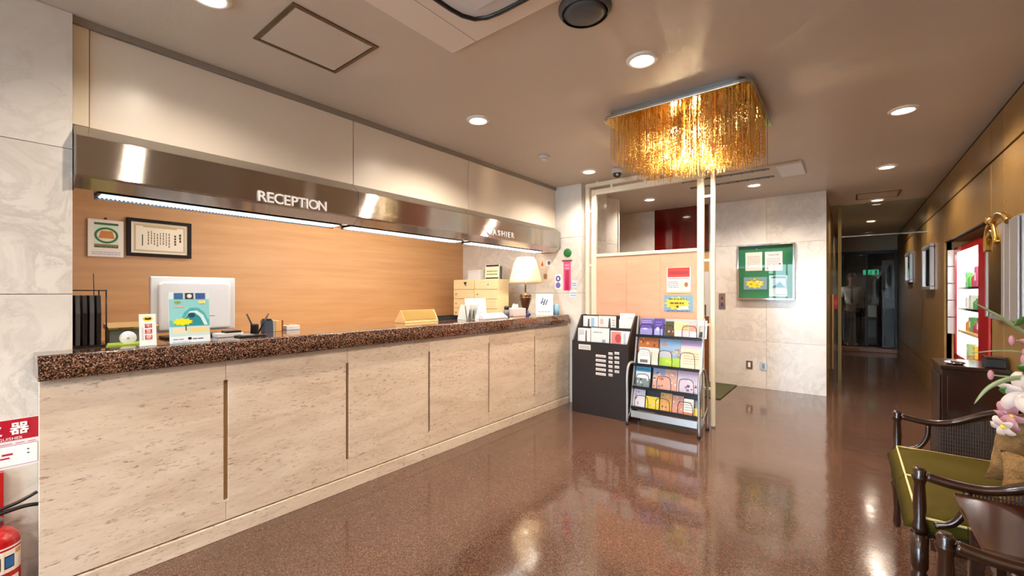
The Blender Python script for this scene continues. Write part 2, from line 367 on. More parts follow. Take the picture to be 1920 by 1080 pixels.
def card(name, label, cat, loc, rotz, w, h, elems, base='eeeae6', t=.003, tilt=0, group=None, parent=None, mat='print'):
    m = MB(); m.cur = hx(base); m.box(-w / 2, w / 2, 0, t, 0, h); art(m, w, h, elems)
    o = m.build(name, mat, parent, loc=loc, rot=(tilt, 0, rotz), recalc=False)
    if label: tag(o, label, cat, group)
    return o
FX, FY = PI / 2, 0        # facing +X / facing -Y
def curve(pts, n=6):
    """Catmull-Rom through points"""
    P = [Vector(p) for p in pts]; out = []
    for i in range(len(P) - 1):
        a, b, c, d = P[max(i - 1, 0)], P[i], P[i + 1], P[min(i + 2, len(P) - 1)]
        for k in range(n):
            t = k / n; out.append(.5 * ((2 * b) + (c - a) * t + (2 * a - 5 * b + 4 * c - d) * t * t + (3 * b - a - 3 * c + d) * t ** 3))
    return out + [P[-1]]

# ================================================================== SETTING
struct('floor', 'floor_terrazzo', -4.6, 2.2, -3.4, 16, -.1, 0)
struct('ceiling', 'ceiling_paper', -4.6, 2.2, -3.4, 16, CEIL, CEIL + .1)
struct('ground_outside', 'asphalt', -9, 7, -14, -3.4, -.12, -.02)
ZJ = [0, .637, 1.292, 1.95, CEIL]        # marble courses
def tilewall(name, core, ax, face, depth, a0, joints, zs=ZJ, mat='marble', gap=.0025, skip=()):
    """marble-clad wall: core box + one tile object per slab; ax = normal axis sign"""
    c = struct(name, 'dark_gap', *core)
    js = joints
    for i in range(len(js) - 1):
        for k in range(len(zs) - 1):
            if (i, k) in skip: continue
            p0, p1, z0, z1 = js[i] + gap / 2, js[i + 1] - gap / 2, zs[k] + (gap / 2 if k else .001), zs[k + 1] - gap / 2
            b = {'+x': (face - depth, face, p0, p1), '-y': (p0, p1, face, face + depth), '-x': (face, face + depth, p0, p1), '+y': (p0, p1, face - depth, face)}[ax]
            B('marble_tile', mat, c, *b, z0, z1, world=True, bevel=.001)
    return c
# left wall / pillar, up to the office opening
tilewall('wall_left', (-3.05, -2.795, -3.3, .284, 0, CEIL), '+x', -2.775, .02, 0, [-3.3, -2.97, -2.32, -1.67, -1.02, -.37, .286])
# office rear wall in veneer, side wall of the office, wall at the end of the counter
wo = struct('wall_office_rear', 'office_veneer', -4.5, -4.384, -.3, 4.4, 0, CEIL)
struct('wall_office_side', 'office_veneer', -4.384, -3.05, -.3, -.2, 0, CEIL)
tilewall('wall_counter_end', (-4.5, -2.47, 4.42, 5.05, 0, CEIL), '-y', 4.40, .02, 0, [-4.384, -3.75, -3.10, -2.45])
for k in range(4): B('marble_tile', 'marble', bpy.data.objects['wall_counter_end'], -2.47, -2.45, 4.421, 5.05, ZJ[k] + .001, ZJ[k + 1] - .001, bevel=.001)
# far marble wall, behind the partition, with the lift-lobby opening under a red bulkhead
FW = 6.61
tilewall('wall_far', (-4.5, -.252, FW + .02, FW + .12, 0, CEIL), '-y', FW, .02, 0, [-4.2, -3.6, -2.985, -2.387])
f2 = bpy.data.objects['wall_far']
for (x0, x1) in ((-1.60, -1.53), (-1.53, -.88), (-.88, -.232)):
    for k in range(4): B('marble_tile', 'marble', f2, x0 + .001, x1 - .001, FW, FW + .02, ZJ[k] + .001, ZJ[k + 1] - .001, bevel=.001)
struct('trim_red_bulkhead', 'red_panel', -2.386, -1.60, FW - .02, FW + .019, 1.93, CEIL)
B('bulkhead_edge', 'dark_gap', bpy.data.objects['trim_red_bulkhead'], -2.386, -1.60, FW - .022, FW + .019, 1.90, 1.929)
struct('door_2', 'sill_wood', -2.386, -1.60, FW + .006, FW + .019, 0, .95)
B('upper_panel', 'white_plastic', bpy.data.objects['door_2'], -2.386, -1.60, FW + .006, FW + .019, .951, 1.60)
B('vision_panel', 'speaker_grey', bpy.data.objects['door_2'], -1.76, -1.66, FW - .002, FW + .005, 1.22, 1.42)
B('vision_panel', 'speaker_grey', bpy.data.objects['door_2'], -1.74, -1.64, FW - .002, FW + .005, .96, 1.12)
B('head_panel', 'pale_tan', bpy.data.objects['door_2'], -2.386, -1.60, FW + .006, FW + .019, 1.601, 1.899)
# side stub wall seen above the partition
sw = anchor('wall_lobby_stub', (-2.54, 5.29, 0))
ang = math.atan2(.376, .117)
for k in range(4):
    m = MB(); m.box(-.27, .20, 0, .10, ZJ[k] + .001, ZJ[k + 1] - .001); o = m.build('marble_tile', 'marble', sw, bevel=.001); o.rotation_euler = (0, 0, ang)
struct('trim_stub_edge', 'white_trim', -2.500, -2.475, 5.47, 5.50, 0, CEIL)
struct('wall_lobby_left', 'marble_brown', -3.0, -2.985, 5.06, FW, 0, CEIL)
# corridor
struct('wall_corridor_left', 'marble_brown', -.35, -.232, FW + .021, 12.6, 0, CEIL)
struct('trim_corridor_corner', 'header_tan', -.251, -.2305, FW + .001, FW + .02, 0, CEIL)
struct('wall_corridor_header', 'header_tan', -.231, .79, 12.22, 12.3, 2.21, CEIL)
struct('trim_threshold', 'sill_wood', -.23, .79, 12.1, 12.5, 0, .09, bevel=.01)
wn = struct('window_2', 'black_metal', -.23, .79, 12.24, 12.30, 2.15, 2.209)
B('glass_pane', 'smoked_glass', wn, -.19, .27, 12.26, 12.268, .10, 2.149); B('glass_pane', 'smoked_glass', wn, .31, .75, 12.26, 12.268, .10, 2.149)
for x in (-.229, .271, .751): B('window_post', 'black_metal', wn, x, x + .038, 12.24, 12.29, .091, 2.149)
# dark room behind the corridor glass
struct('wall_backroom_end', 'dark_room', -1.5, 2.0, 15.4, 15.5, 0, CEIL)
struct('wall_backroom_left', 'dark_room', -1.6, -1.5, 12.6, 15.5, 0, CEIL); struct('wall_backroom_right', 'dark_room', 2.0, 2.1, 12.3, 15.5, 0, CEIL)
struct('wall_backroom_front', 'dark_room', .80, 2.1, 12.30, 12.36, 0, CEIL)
# right wall in gold panels, with the recess of the display case
RX = .80
wr = anchor('wall_right', (RX, 0, 0))
B('backing', 'dark_gap', wr, RX + .02, RX + .06, -3.3, 4.55, 0, CEIL); B('backing', 'dark_gap', wr, RX + .02, RX + .06, 6.56, 12.3, 0, CEIL); B('backing', 'dark_gap', wr, RX + .02, RX + .06, 4.55, 6.56, 1.84, CEIL)
ycuts = [-3.3, -1.9, -.5, .9, 2.4, 4.25, 4.58, 6.55, 8.4, 10.3, 12.24]
for i in range(len(ycuts) - 1):
    y0, y1 = ycuts[i] + .003, ycuts[i + 1] - .003
    for (z0, z1) in ((.003, .33), (.342, 2.232), (2.25, 2.525)):
        if abs(ycuts[i] - 4.58) < .01:
            if z0 < 1: continue
        B('wall_panel', 'gold_wallpaper', wr, RX, RX + .02, y0, y1, z0, z1, bevel=.0015)
B('wall_panel', 'gold_wallpaper', wr, RX, RX + .02, 4.583, 6.547, 1.84, 2.232, bevel=.0015)
rc = anchor('wall_recess', (RX, 5.5, 0))
B('recess_back', 'pale_tan', rc, 1.75, 1.8, 4.55, 6.56, 0, 1.86); B('recess_soffit', 'pale_tan', rc, RX + .06, 1.75, 4.55, 6.56, 1.84, 1.87)
B('recess_side', 'pale_tan', rc, RX + .021, 1.75, 6.56, 6.6, 0, 1.86); B('recess_side', 'pale_tan', rc, RX + .021, 1.75, 4.51, 4.55, 0, 1.86)
B('recess_lining', 'dark_wood', rc, RX + .0, RX + .06, 4.552, 4.58, 0, 1.84)
# entrance behind the viewer
we = anchor('wall_entrance', (-1.6, -3.3, 0))
B('side_panel', 'marble', we, -.46, .86, -3.4, -3.3, 0, CEIL); B('head_panel', 'marble', we, -2.77, -.46, -3.4, -3.3, 2.25, CEIL)
w1 = anchor('window_1', (-1.6, -3.35, 0))
for i in range(4): B('glass_pane', 'clear_glass', w1, -2.73 + i * .5675, -2.2025 + i * .5675, -3.355, -3.345, .08, 2.21)
for i in range(5): B('mullion', 'steel_plain', w1, -2.77 + i * .5675, -2.73 + i * .5675, -3.38, -3.32, 0, 2.25)
B('rail', 'steel_plain', w1, -2.73, -.50, -3.38, -3.32, 0, .08); B('rail', 'steel_plain', w1, -2.73, -.50, -3.38, -3.32, 2.21, 2.25)

# fascia over the counter: three laminate panels, cornice, end strip
FA = -2.81
fa = struct('wall_fascia', 'dark_gap', FA - .09, FA - .016, .296, 4.399, 2.03, CEIL)
for (y0, y1) in ((.345, 1.705), (1.711, 2.892), (2.898, 4.397)): B('fascia_panel', 'fascia_laminate', fa, FA - .015, FA, y0, y1, 2.076, 2.535, bevel=.001)
B('end_strip', 'cream_paint', fa, FA - .015, FA + .006, .2865, .342, 2.076, 2.535)
B('cornice', 'cornice_grey', fa, FA - .015, FA + .018, .2865, 4.397, 2.537, 2.569)

# ================================================================== HOOD
hd = thing('reception_hood', 'long brushed steel canopy over the reception counter', 'canopy', (-2.75, 2.3, 1.77))
prof = [(-2.812, 2.074), (-2.80, 2.072), (-2.722, 2.010), (-2.72, 2.006), (-2.72, 1.832), (-2.728, 1.822), (-2.785, 1.778), (-2.99, 1.778), (-2.99, 1.80), (-2.80, 1.80), (-2.76, 1.85), (-2.76, 1.98), (-2.812, 2.03)]
for (y0, y1) in ((.2915, 1.690), (1.693, 2.796), (2.799, 3.843), (3.846, 4.36)):
    m = MB(); m.prism(prof, y0, y1, 'y'); m.build('steel_panel', 'brushed_steel', hd, world=True)
for y in (.287, 4.361):
    m = MB(); m.prism([(-2.812, 2.076), (-2.72, 2.012), (-2.716, 1.828), (-2.785, 1.772), (-2.99, 1.772), (-2.99, 2.06)], y, y + .004, 'y'); m.build('end_cap', 'steel_plain', hd, world=True)
for i, (y0, y1, lb, mt, co) in enumerate(((.385, 1.60, 'leftmost strip light under the steel canopy, cool white', 'tube_lit', (.86, .97, 1)), (1.69, 2.80, 'middle strip light under the steel canopy', 'tube_lit_warm', (1, .93, .82)), (2.93, 4.10, 'strip light under the steel canopy nearest the table lamp', 'tube_lit_warm', (1, .93, .82)))):
    t = thing('strip_light', lb, 'light', (-2.86, (y0 + y1) / 2, 1.76), group='strip lights under the canopy')
    m = MB(); m.box(-2.915, -2.80, y0 - .012, y1 + .012, 1.7705, 1.777); m.box(-2.925, -2.915, y0 - .012, y1 + .012, 1.758, 1.777); m.build('housing', 'black_metal', t, world=True)
    m = MB(); n = int((y1 - y0) / .016)
    for k in range(n): ya = y0 + (y1 - y0) * k / n; yb = y0 + (y1 - y0) * (k + 1) / n; m.prism([(ya, 1.770), (yb - .001, 1.770), ((ya + yb) / 2, 1.763)], -2.91, -2.805, 'x')
    m.build('diffuser', mt, t, world=True)
    arearect('lamp', (0, 0, -.02), .1, y1 - y0, HOOD_W * (.6, 1.3, .9)[i], co, rot=(0, math.radians(50), 0), parent=t)
def sign(word, name, label, y0, y1, zc, h, grp):
    t = thing(name, label, 'sign', (-2.7155, (y0 + y1) / 2, zc))
    mats = []; n = len(word); widths = [{'I': .42, 'E': .84, 'T': .9, 'P': .9, 'S': .88, 'R': .96, 'O': 1.22, 'C': 1.08, 'N': 1.1, 'A': 1.08, 'H': 1.08}[c] for c in word]
    tot = sum(widths); y = y0
    for c, w in zip(word, widths):
        cw = w / tot * (y1 - y0)
        o = text(c, h * 1.38, 'ink_white', 'letter', t, loc=(.002, y + cw / 2 - (y0 + y1) / 2, 0), rot=(PI / 2, 0, PI / 2), ext=.003, bold=.0012)
        y += cw
sign('RECEPTION', 'reception_sign', 'raised white RECEPTION lettering on the steel canopy', 1.035, 1.455, 1.862, .062, 0)
sign('CASHIER', 'cashier_sign', 'raised white CASHIER lettering at the far end of the steel canopy', 3.05, 3.47, 1.880, .056, 0)

# ================================================================== COUNTER
pm('groove_stone', 'a98a60', .6)
ct = thing('reception_counter', 'long travertine-clad reception counter front with vertical grooves', 'counter', (-2.7, 2.25, 0))
ys = [.17, .838, 1.538, 2.237, 2.947, 3.675, 4.36]
B('core', 'travertine', ct, -2.79 + .02, -2.645, .18, 4.355, .0, .925); B('groove_backs', 'groove_stone', ct, -2.6449, -2.622, .19, 4.35, .1, .93)
for i in range(6):
    y0, y1 = ys[i] + .0006, ys[i + 1] - .0006; g = .010; cz0, cz1 = .195, .832
    poly = [(y0, .09), (y1, .09), (y1, cz0), (y1 - (g if i < 5 else 0), cz0 + .004), (y1 - (g if i < 5 else 0), cz1), (y1, cz1 + .002), (y1, .934), (y0, .934), (y0, cz1 + .002), (y0 + (g if i else 0), cz1), (y0 + (g if i else 0), cz0 + .004), (y0, cz0)]
    m = MB(); m.prism(poly, -2.6215, -2.60, 'x'); m.build('travertine_panel', 'travertine', ct, world=True, bevel=.002)
B('plinth', 'travertine', ct, -2.644, -2.592, .172, 4.357, .0, .082, bevel=.003)
B('end_cheek', 'travertine', ct, -2.64, -2.606, 4.3605, 4.395, 0, .93)
wt = MB(); wt.prism([(-3.17, .937), (-2.568, .937), (-2.560, .945), (-2.560, .985), (-2.590, 1.036), (-2.60, 1.04), (-3.17, 1.04)], .165, 4.34, 'y')
tag(wt.build('granite_worktop', 'granite', None, bevel=.004), 'polished brown granite worktop with a chamfered edge on the counter', 'worktop')
ID = thing('back_desk', 'low veneer work desk behind the counter against the office wall', 'desk', (-3.9, 2.2, 0))
B('desk_top', 'office_veneer', ID, -4.38, -3.3, -.1, 4.38, .69, .72); B('desk_front', 'office_veneer', ID, -3.34, -3.32, -.1, 4.38, 0, .689)

# ================================================================== CEILING FITTINGS
DL = [(-2.15, .63), (-2.15, 2.315), (-2.15, 4.02), (-2.15, 5.75), (-.62, .42), (-.89, 2.27), (-.89, 4.02), (-.89, 5.74), (.29, 4.02), (.29, 5.74), (.29, 7.72), (.29, 9.91),
      (-2.15, -1.1), (-.89, -1.1), (.29, -1.1), (-2.15, -2.6), (-.89, -2.6), (.29, -2.6)]
DLN = ['round ceiling downlight nearest the marble pillar, above the canopy', 'round downlight above the canopy midway along the counter', 'round downlight beside the dome camera at the far counter end', 'round downlight beyond the partition, above the lobby',
       'round downlight over the front of the lobby beside the air conditioner', 'large round downlight just in front of the chandelier', 'round downlight seen through the chandelier strands', 'round downlight beside the far air-conditioner grille',
       'round downlight near the right wall closest to the viewer in the photo', 'second round downlight along the right wall towards the corridor', 'round downlight at the corridor mouth beside the ceiling hatch', 'last small downlight before the dark glass at the corridor end',
       'downlight over the entrance on the pillar side', 'downlight over the middle of the entrance area', 'downlight over the entrance on the gold-wall side', 'downlight next to the entrance glazing, pillar side', 'downlight next to the entrance glazing, middle', 'downlight next to the entrance glazing, gold-wall side']
def downlight():
    t = thing('downlight', 'x', 'downlight', (0, 0, CEIL), group='recessed ceiling downlights')
    m = MB(); m.lathe([(.060, -.002), (.062, -.012), (.074, -.013), (.083, -.007), (.085, -.0005)], n=28, cap=False); m.build('trim_ring', 'white_trim', t)
    m = MB(); m.lathe([(.0605, -.0025), (.05, -.008), (.03, -.012), (.001, -.014)], n=24); m.build('lens', 'lens_lit', t)
    return t
d0 = downlight()
for i, (x, y) in enumerate(DL):
    d = d0 if i == 0 else dup(d0, (x, y, CEIL)); d.location = (x, y, CEIL); d['label'] = DLN[i]
    spot('lamp', (0, 0, -.03), DOWN_W * (.6 if y > 9 else 1), DOWN_COL, parent=d)
# hatches
def hatch(x0, x1, y0, y1, label):
    t = thing('ceiling_hatch', label, 'hatch', ((x0 + x1) / 2, (y0 + y1) / 2, CEIL - .01))
    for b in ((x0, x1, y0, y0 + .018), (x0, x1, y1 - .018, y1), (x0, x0 + .018, y0 + .018, y1 - .018), (x1 - .018, x1, y0 + .018, y1 - .018)): B('frame_strip', 'brass_dull', t, *b, CEIL - .006, CEIL - .0002)
    B('hatch_panel', 'ceiling_paper', t, x0 + .024, x1 - .024, y0 + .024, y1 - .024, CEIL - .005, CEIL - .0002)
pm('brass_dull', '6e5b45', .35, .6)
hatch(-2.335, -1.91, .87, 1.305, 'square ceiling access hatch in a bronze frame above the counter')
hatch(.06, .50, 7.12, 7.55, 'square ceiling hatch at the start of the corridor')
# ceiling cassette air conditioner (front)
ac = thing('air_conditioner', 'large pale ceiling cassette air conditioner at the top of the photo', 'air conditioner', (-1.2, 1.1, CEIL - .02))
B('panel', 'ac_plastic', ac, -1.632, -.70, .60, 1.561, CEIL - .022, CEIL - .0005, bevel=.006)
m = MB(); sq = []
for i in range(48):
    a = 2 * PI * i / 48; c, s_ = math.cos(a), math.sin(a); r = .36 / (abs(c) ** 6 + abs(s_) ** 6) ** (1 / 6); sq.append((-1.02 + r * c, 1.10 + r * s_, CEIL - .0245))
m.tube(sq, .011, 6, close=True); m.build('louvre_slot', 'black_plastic', ac, world=True)
m = MB(); m.quad([(x, y, CEIL - .0225) for x, y, z in sq]); m.box(-1.3, -.74, .82, 1.38, CEIL - .03, CEIL - .0227); m.build('intake_grille', 'white_plastic', ac, world=True, bevel=.004)
B('panel_joint', 'cornice_grey', ac, -1.46, -1.457, .601, 1.56, CEIL - .0226, CEIL - .022)
# speaker
sp = thing('ceiling_speaker', 'round dark grey ceiling speaker at the top edge of the photo', 'speaker', (-.93, 1.70, CEIL - .02))
m = MB(); m.lathe([(.118, -.0005), (.118, -.012), (.108, -.026), (.102, -.028)], n=32, cap=False); m.build('rim', 'speaker_grey', sp, loc=(0, 0, .02)); m = MB(); m.lathe([(.1015, -.02), (.07, -.033), (.001, -.036)], n=32); m.build('grille', 'speaker_grey', sp, loc=(0, 0, .02))
# smoke detector, camera
sd = thing('smoke_detector', 'small white smoke detector on the ceiling above the canopy end', 'detector', (-2.24, 3.32, CEIL))
m = MB(); m.lathe([(.05, 0), (.05, -.014), (.044, -.02)], n=20); m.build('base', 'white_plastic', sd); m = MB(); m.lathe([(.032, -.0205), (.032, -.035), (.02, -.042)], n=16); m.build('sensor_head', 'white_plastic', sd)
cc = thing('dome_camera', 'small white dome camera with a black lens beside the partition top', 'camera', (-1.885, 4.13, CEIL))
m = MB(); m.lathe([(.058, 0), (.058, -.03), (.052, -.045)], n=20); m.build('base', 'white_plastic', cc); m = MB(); m.ball((0, 0, -.046), .045, 16, 8); m.build('dome', 'black_plastic', cc); m = MB(); m.ball((.02, -.036, -.066), .014); m.build('lens', 'chrome', cc)
# far air-conditioner grille
a2 = thing('air_conditioner', 'long ceiling air-conditioner grille beyond the chandelier', 'air conditioner', (-.9, 5.15, CEIL))
B('panel', 'ceiling_paper', a2, -1.55, -.36, 4.94, 5.45, CEIL - .02, CEIL - .0005, bevel=.004); B('access_cover', 'white_plastic', a2, -.58, -.37, 4.95, 5.44, CEIL - .024, CEIL - .0203)
for yy in (4.97, 5.32):
    B('slot', 'black_plastic', a2, -1.5, -.64, yy, yy + .075, CEIL - .0225, CEIL - .0203)
    for k in range(9): B('slot_blade', 'speaker_grey', a2, -1.5 + k * .1, -1.49 + k * .1, yy + .001, yy + .074, CEIL - .027, CEIL - .0227)

# ================================================================== CHANDELIER
CX, CY = -.912, 3.207
ch = thing('chandelier', 'golden bead-curtain chandelier on a mirrored square ceiling plate', 'chandelier', (CX, CY, CEIL))
def rrect(hx_, hy_, r, n=6):
    out = []
    for (sx, sy, a0) in ((1, 1, 0), (-1, 1, 90), (-1, -1, 180), (1, -1, 270)):
        for k in range(n + 1):
            a = math.radians(a0 + 90 * k / n); out.append((sx * (hx_ - r) + r * math.cos(a), sy * (hy_ - r) + r * math.sin(a)))
    return out
m = MB(); m.prism(rrect(.43, .41, .05), -.035, -.0005, 'z'); m.build('mount', 'steel_plain', ch)
m = MB(); m.prism(rrect(.468, .447, .06), -.056, -.0355, 'z'); m.build('plate', 'chrome', ch, bevel=.003)
m = MB(); m.prism(rrect(.462, .441, .057), -.0585, -.0562, 'z'); m.build('mirror_face', 'gold_mirror', ch)
m = MB(); oct_f = [(0, 2, 4), (2, 1, 4), (1, 3, 4), (3, 0, 4), (2, 0, 5), (1, 2, 5), (3, 1, 5), (0, 3, 5)]
for i in range(37):
    for j in range(35):
        x = -.44 + .88 * i / 36 + random.uniform(-.006, .006); y = -.42 + .84 * j / 34 + random.uniform(-.006, .006)
        if abs(x) > .40 and abs(y) > .38: continue
        edge = abs(x) > .40 or abs(y) > .385
        if edge and random.random() < .35: continue
        if not edge and random.random() < .3: continue
        ln = .285 + random.uniform(-.035, .02)
        m.smooth = False; m.box(x - .0013, x + .0013, y - .0013, y + .0013, -.059 - ln, -.059)
        if edge and random.random() < .6: continue
        z = -.07 - random.uniform(0, .02)
        while z > -.059 - ln:
            r = random.choice((.0036, .0045, .0065)); e = r * 1.5
            m.add([(x - r, y, z), (x + r, y, z), (x, y - r, z), (x, y + r, z), (x, y, z + e), (x, y, z - e)], oct_f); z -= random.choice((.013, .017, .026))
m.build('bead_strands', 'amber_bead', ch, kind='stuff', recalc=False)
for (x, y) in ((-.06, -.10), (.06, -.02), (-.02, .10)):
    m = MB(); m.lathe([(.012, -.059), (.012, -.10)], x, y, 10); so = m.build('bulb_socket', 'gold_trim', ch)
    m = MB(); m.ball((x, y, -.135), .036, 14, 9, (1, 1, 1.1)); m.build('bulb', 'bulb_lit', ch)
    point('lamp', (x, y, -.20), CHAND_W, (1, .74, .42), .03, parent=ch)
# unseen fill light behind the canopy, added to brighten the veneer wall
ol = thing('office_fill_light', 'long white fill light added out of view on the office ceiling behind the canopy', 'light', (-3.55, 2.3, CEIL))
B('housing', 'white_plastic', ol, -3.65, -3.45, 1.2, 3.4, CEIL - .05, CEIL - .0005); B('diffuser', 'tube_lit_warm', ol, -3.64, -3.46, 1.22, 3.38, CEIL - .06, CEIL - .0503)
arearect('lamp', (0, 0, -.065), .16, 2.1, 24, (1, .90, .76), parent=ol)

# ================================================================== PARTITION
PY = 4.43
pt = thing('partition_screen', 'cream framed partition screen with a pink veneer panel', 'partition', (-1.7, PY, 0))
for (x0, x1, z1) in ((-2.406, -2.358, 2.504), (-2.33, -2.269, 2.409), (-1.177, -1.117, 2.409), (-1.054, -1.016, 2.504)):
    B('post', 'cream_paint', pt, x0, x1, PY - .02, PY + .02, .012, z1, bevel=.003); B('foot', 'steel_plain', pt, x0 + .004, x1 - .004, PY - .015, PY + .015, 0, .0118)
B('outer_beam', 'cream_paint', pt, -2.406, -1.016, PY - .02, PY + .02, 2.505, 2.55, bevel=.003); B('inner_beam', 'cream_paint', pt, -2.33, -1.117, PY - .02, PY + .02, 2.41, 2.47, bevel=.003)
for x in (-2.28, -1.2): B('ceiling_stub', 'cream_paint', pt, x, x + .03, PY - .012, PY + .012, 2.5505, 2.5698)
for x in (-2.10, -1.72, -1.35): B('beam_tie', 'cream_paint', pt, x, x + .028, PY - .01, PY + .01, 2.4705, 2.5045)
for z in (2.22, 1.60, .974, .353):
    B('post_tie', 'cream_paint', pt, -2.3575, -2.3305, PY - .01, PY + .01, z, z + .024); B('post_tie', 'cream_paint', pt, -1.1165, -1.0545, PY - .01, PY + .01, z, z + .024)
for (x0, x1) in ((-2.268, -1.905), (-1.903, -1.541), (-1.539, -1.178)): B('veneer_panel', 'pink_veneer', pt, x0, x1, PY - .012, PY + .012, .10, 1.70)
B('sill_cap', 'cream_paint', pt, -2.268, -1.178, PY - .02, PY + .02, 1.7005, 1.735, bevel=.003); B('bottom_rail', 'cream_paint', pt, -2.268, -1.178, PY - .018, PY + .018, .05, .0995)
yp = PY - .0155
card('notice', 'red-headed white notice on the pink partition panel', 'notice', (-1.355, yp, 1.295), FY, .235, .255, [('r', .04, .62, .96, .99, 'cc3a34'), ('r', .1, .72, .9, .86, 'a82a2c'), ('ln', .08, .55, .92, .6, 1, 'b05050'), ('ln', .06, .2, .5, .48, 4, '8a8a90'), ('r', .52, .15, .7, .42, 'dcd8d0'), ('e', .82, .32, .08, .1, '9a6a30'), ('r', .0, .0, 1, .08, 'e8d2a0')])
c = card('poster', 'small blue and yellow burst poster under the notice on the partition', 'poster', (-1.357, yp, 1.105), FY, .285, .168, [('r', .0, .0, 1, 1, '7fa3bb'), ('burst', .46, .5, .46, .42, 11, 'f0d838'), ('burst', .44, .5, .36, .34, 9, 'e6c326'), ('ln', .16, .72, .78, .88, 1, '2c6a4a'), ('p', [(.5, .12), (.86, .16), (.82, .34), (.55, .30)], 'f2ead6'), ('ln', .1, .02, .9, .12, 1, '5a3a80'), ('e', .47, .30, .04, .07, '3a2a20'), ('ln', .22, .46, .7, .66, 1, '5a4420')])

# ================================================================== BROCHURE CABINET (dark) and leaflets
bc = thing('leaflet_cabinet', 'dark brown stepped leaflet cabinet standing before the partition', 'cabinet', (-2.065, 4.2, 0))
cx0, cx1 = -2.39, -1.745
pf = [(4.08, 0), (4.08, .775), (4.10, .79), (4.19, .93), (4.28, 1.05), (4.39, 1.05), (4.39, 0)]
for x in (cx0, cx1 - .016):
    m = MB(); m.prism(pf, x, x + .016, 'x'); m.build('side_panel', 'cabinet_wood', bc, world=True, bevel=.002)
B('front_panel', 'cabinet_wood', bc, cx0 + .0165, cx1 - .0165, 4.081, 4.096, 0, .772); B('step_panel', 'cabinet_wood', bc, cx0 + .0165, cx1 - .0165, 4.195, 4.205, .3, .925); B('step_panel', 'cabinet_wood', bc, cx0 + .0165, cx1 - .0165, 4.30, 4.31, .3, 1.045)
B('pocket_floor', 'cabinet_wood', bc, cx0 + .0165, cx1 - .0165, 4.0965, 4.1945, .66, .67); B('pocket_floor', 'cabinet_wood', bc, cx0 + .0165, cx1 - .0165, 4.2055, 4.2995, .80, .81); B('back_panel', 'cabinet_wood', bc, cx0 + .0165, cx1 - .0165, 4.375, 4.39, 0, 1.045)
c = card('label_plate', None, None, (-2.235, 4.0805, .685), FY, .145, .055, [('ln', .1, .2, .9, .85, 2, '9a9692')], base='d8d4d0', t=.0004, parent=None); c.parent = bc; c.location = c.location - bc.location
for cxx, w, rows, z0 in ((-2.045, .115, 5, .64), (-1.935, .045, 6, .675), (-1.865, .05, 5, .685)):
    for k in range(rows):
        c = card('key_label', None, None, (cxx - bc.location.x, 4.0806 - bc.location.y, z0 - .02 - k * (.047 if rows < 6 else .044)), FY, w, .026, [('ln', .08, .25, .92, .8, 1, '8a6a66')], base='e6e0dc', t=.0004, parent=bc)
LF = [('white leaflet with a small figure, front row left of the dark leaflet cabinet', -2.295, 4.175, .672, .155, .235, [('ln', .1, .7, .5, .95, 3, '9a98a0'), ('p', [(.6, .3), (.72, .3), (.7, .9), (.62, .9)], '4a4048')]),
      ('pale plain leaflet in the middle of the front row of the leaflet cabinet', -2.105, 4.178, .672, .215, .245, [('ln', .15, .78, .6, .88, 1, '8a9ab0'), ('r', .62, .3, .8, .5, '9ab0d0')]),
      ('pink and white leaflet, front row right of the leaflet cabinet', -1.875, 4.176, .672, .215, .225, [('r', .05, .35, .55, .95, 'e08a88'), ('e', .4, .65, .16, .2, 'c04a48'), ('r', .68, .1, .78, .9, 'c0c0d4')]),
      ('white leaflet with dark and blue figures, back row of the leaflet cabinet', -2.275, 4.285, .812, .185, .225, [('p', [(.3, .3), (.45, .3), (.42, .85), (.33, .85)], '4a5058'), ('r', .55, .4, .75, .9, '9cc0e0')]),
      ('white leaflet with one grey figure, back row centre of the leaflet cabinet', -2.075, 4.288, .812, .205, .23, [('r', .1, .6, .28, .85, 'd8b8c4'), ('p', [(.55, .35), (.72, .35), (.68, .9), (.6, .9)], '505058'), ('ln', .8, .3, .95, .9, 5, 'a0a0a8')]),
      ('blank white leaflet in front, back row right of the leaflet cabinet', -1.845, 4.268, .812, .165, .20, []), ('tall blank white leaflet standing behind at the right of the leaflet cabinet', -1.845, 4.288, .812, .165, .265, [('ln', .5, .8, .9, .86, 1, 'b0b0b4')])]
for lb, x, y, z, w, h, el in LF: card('leaflet', lb, 'leaflet', (x, y, z), FY, w, h, el, base='ebe9ea', t=.004, tilt=-.03)

# ================================================================== WIRE MAGAZINE RACK
mr = thing('magazine_rack', 'silver tube magazine rack with four tiers on the terrazzo floor', 'rack', (-1.385, 4.15, 0))
for x in (-1.72, -1.05):
    m = MB(); m.tube(curve([(x, 4.0, .02), (x, 4.0, .30), (x, 4.0, .48), (x, 4.03, .57), (x, 4.09, .60), (x, 4.17, .58), (x, 4.24, .50), (x, 4.28, .34), (x, 4.29, .02)], 5), .0125, 8); m.build('leg_loop', 'silver_paint', mr, world=True)
    for y in (4.0, 4.29):
        m = MB(); m.lathe([(.016, 0), (.016, .02), (.0128, .028)], x, y, 10); m.build('foot_cap', 'black_plastic', mr, world=True)
    m = MB(); xo = x + (.018 if x < -1.4 else -.018); m.prism([(4.035, .12), (4.06, .12), (4.262, 1.055), (4.237, 1.055)], xo - .006, xo + .006, 'x'); m.build('side_bar', 'silver_paint', mr, world=True)
    m = MB(); m.tube([(x, 4.005, .06), (x, 4.285, .22)], .006, 6); m.build('brace', 'silver_paint', mr, world=True)
B('base_rail', 'silver_paint', mr, -1.694, -1.076, 4.03, 4.045, .075, .14); m = MB(); m.tube([(-1.72, 4.29, .12), (-1.05, 4.29, .12)], .008, 6); m.build('rear_rail', 'silver_paint', mr, world=True)
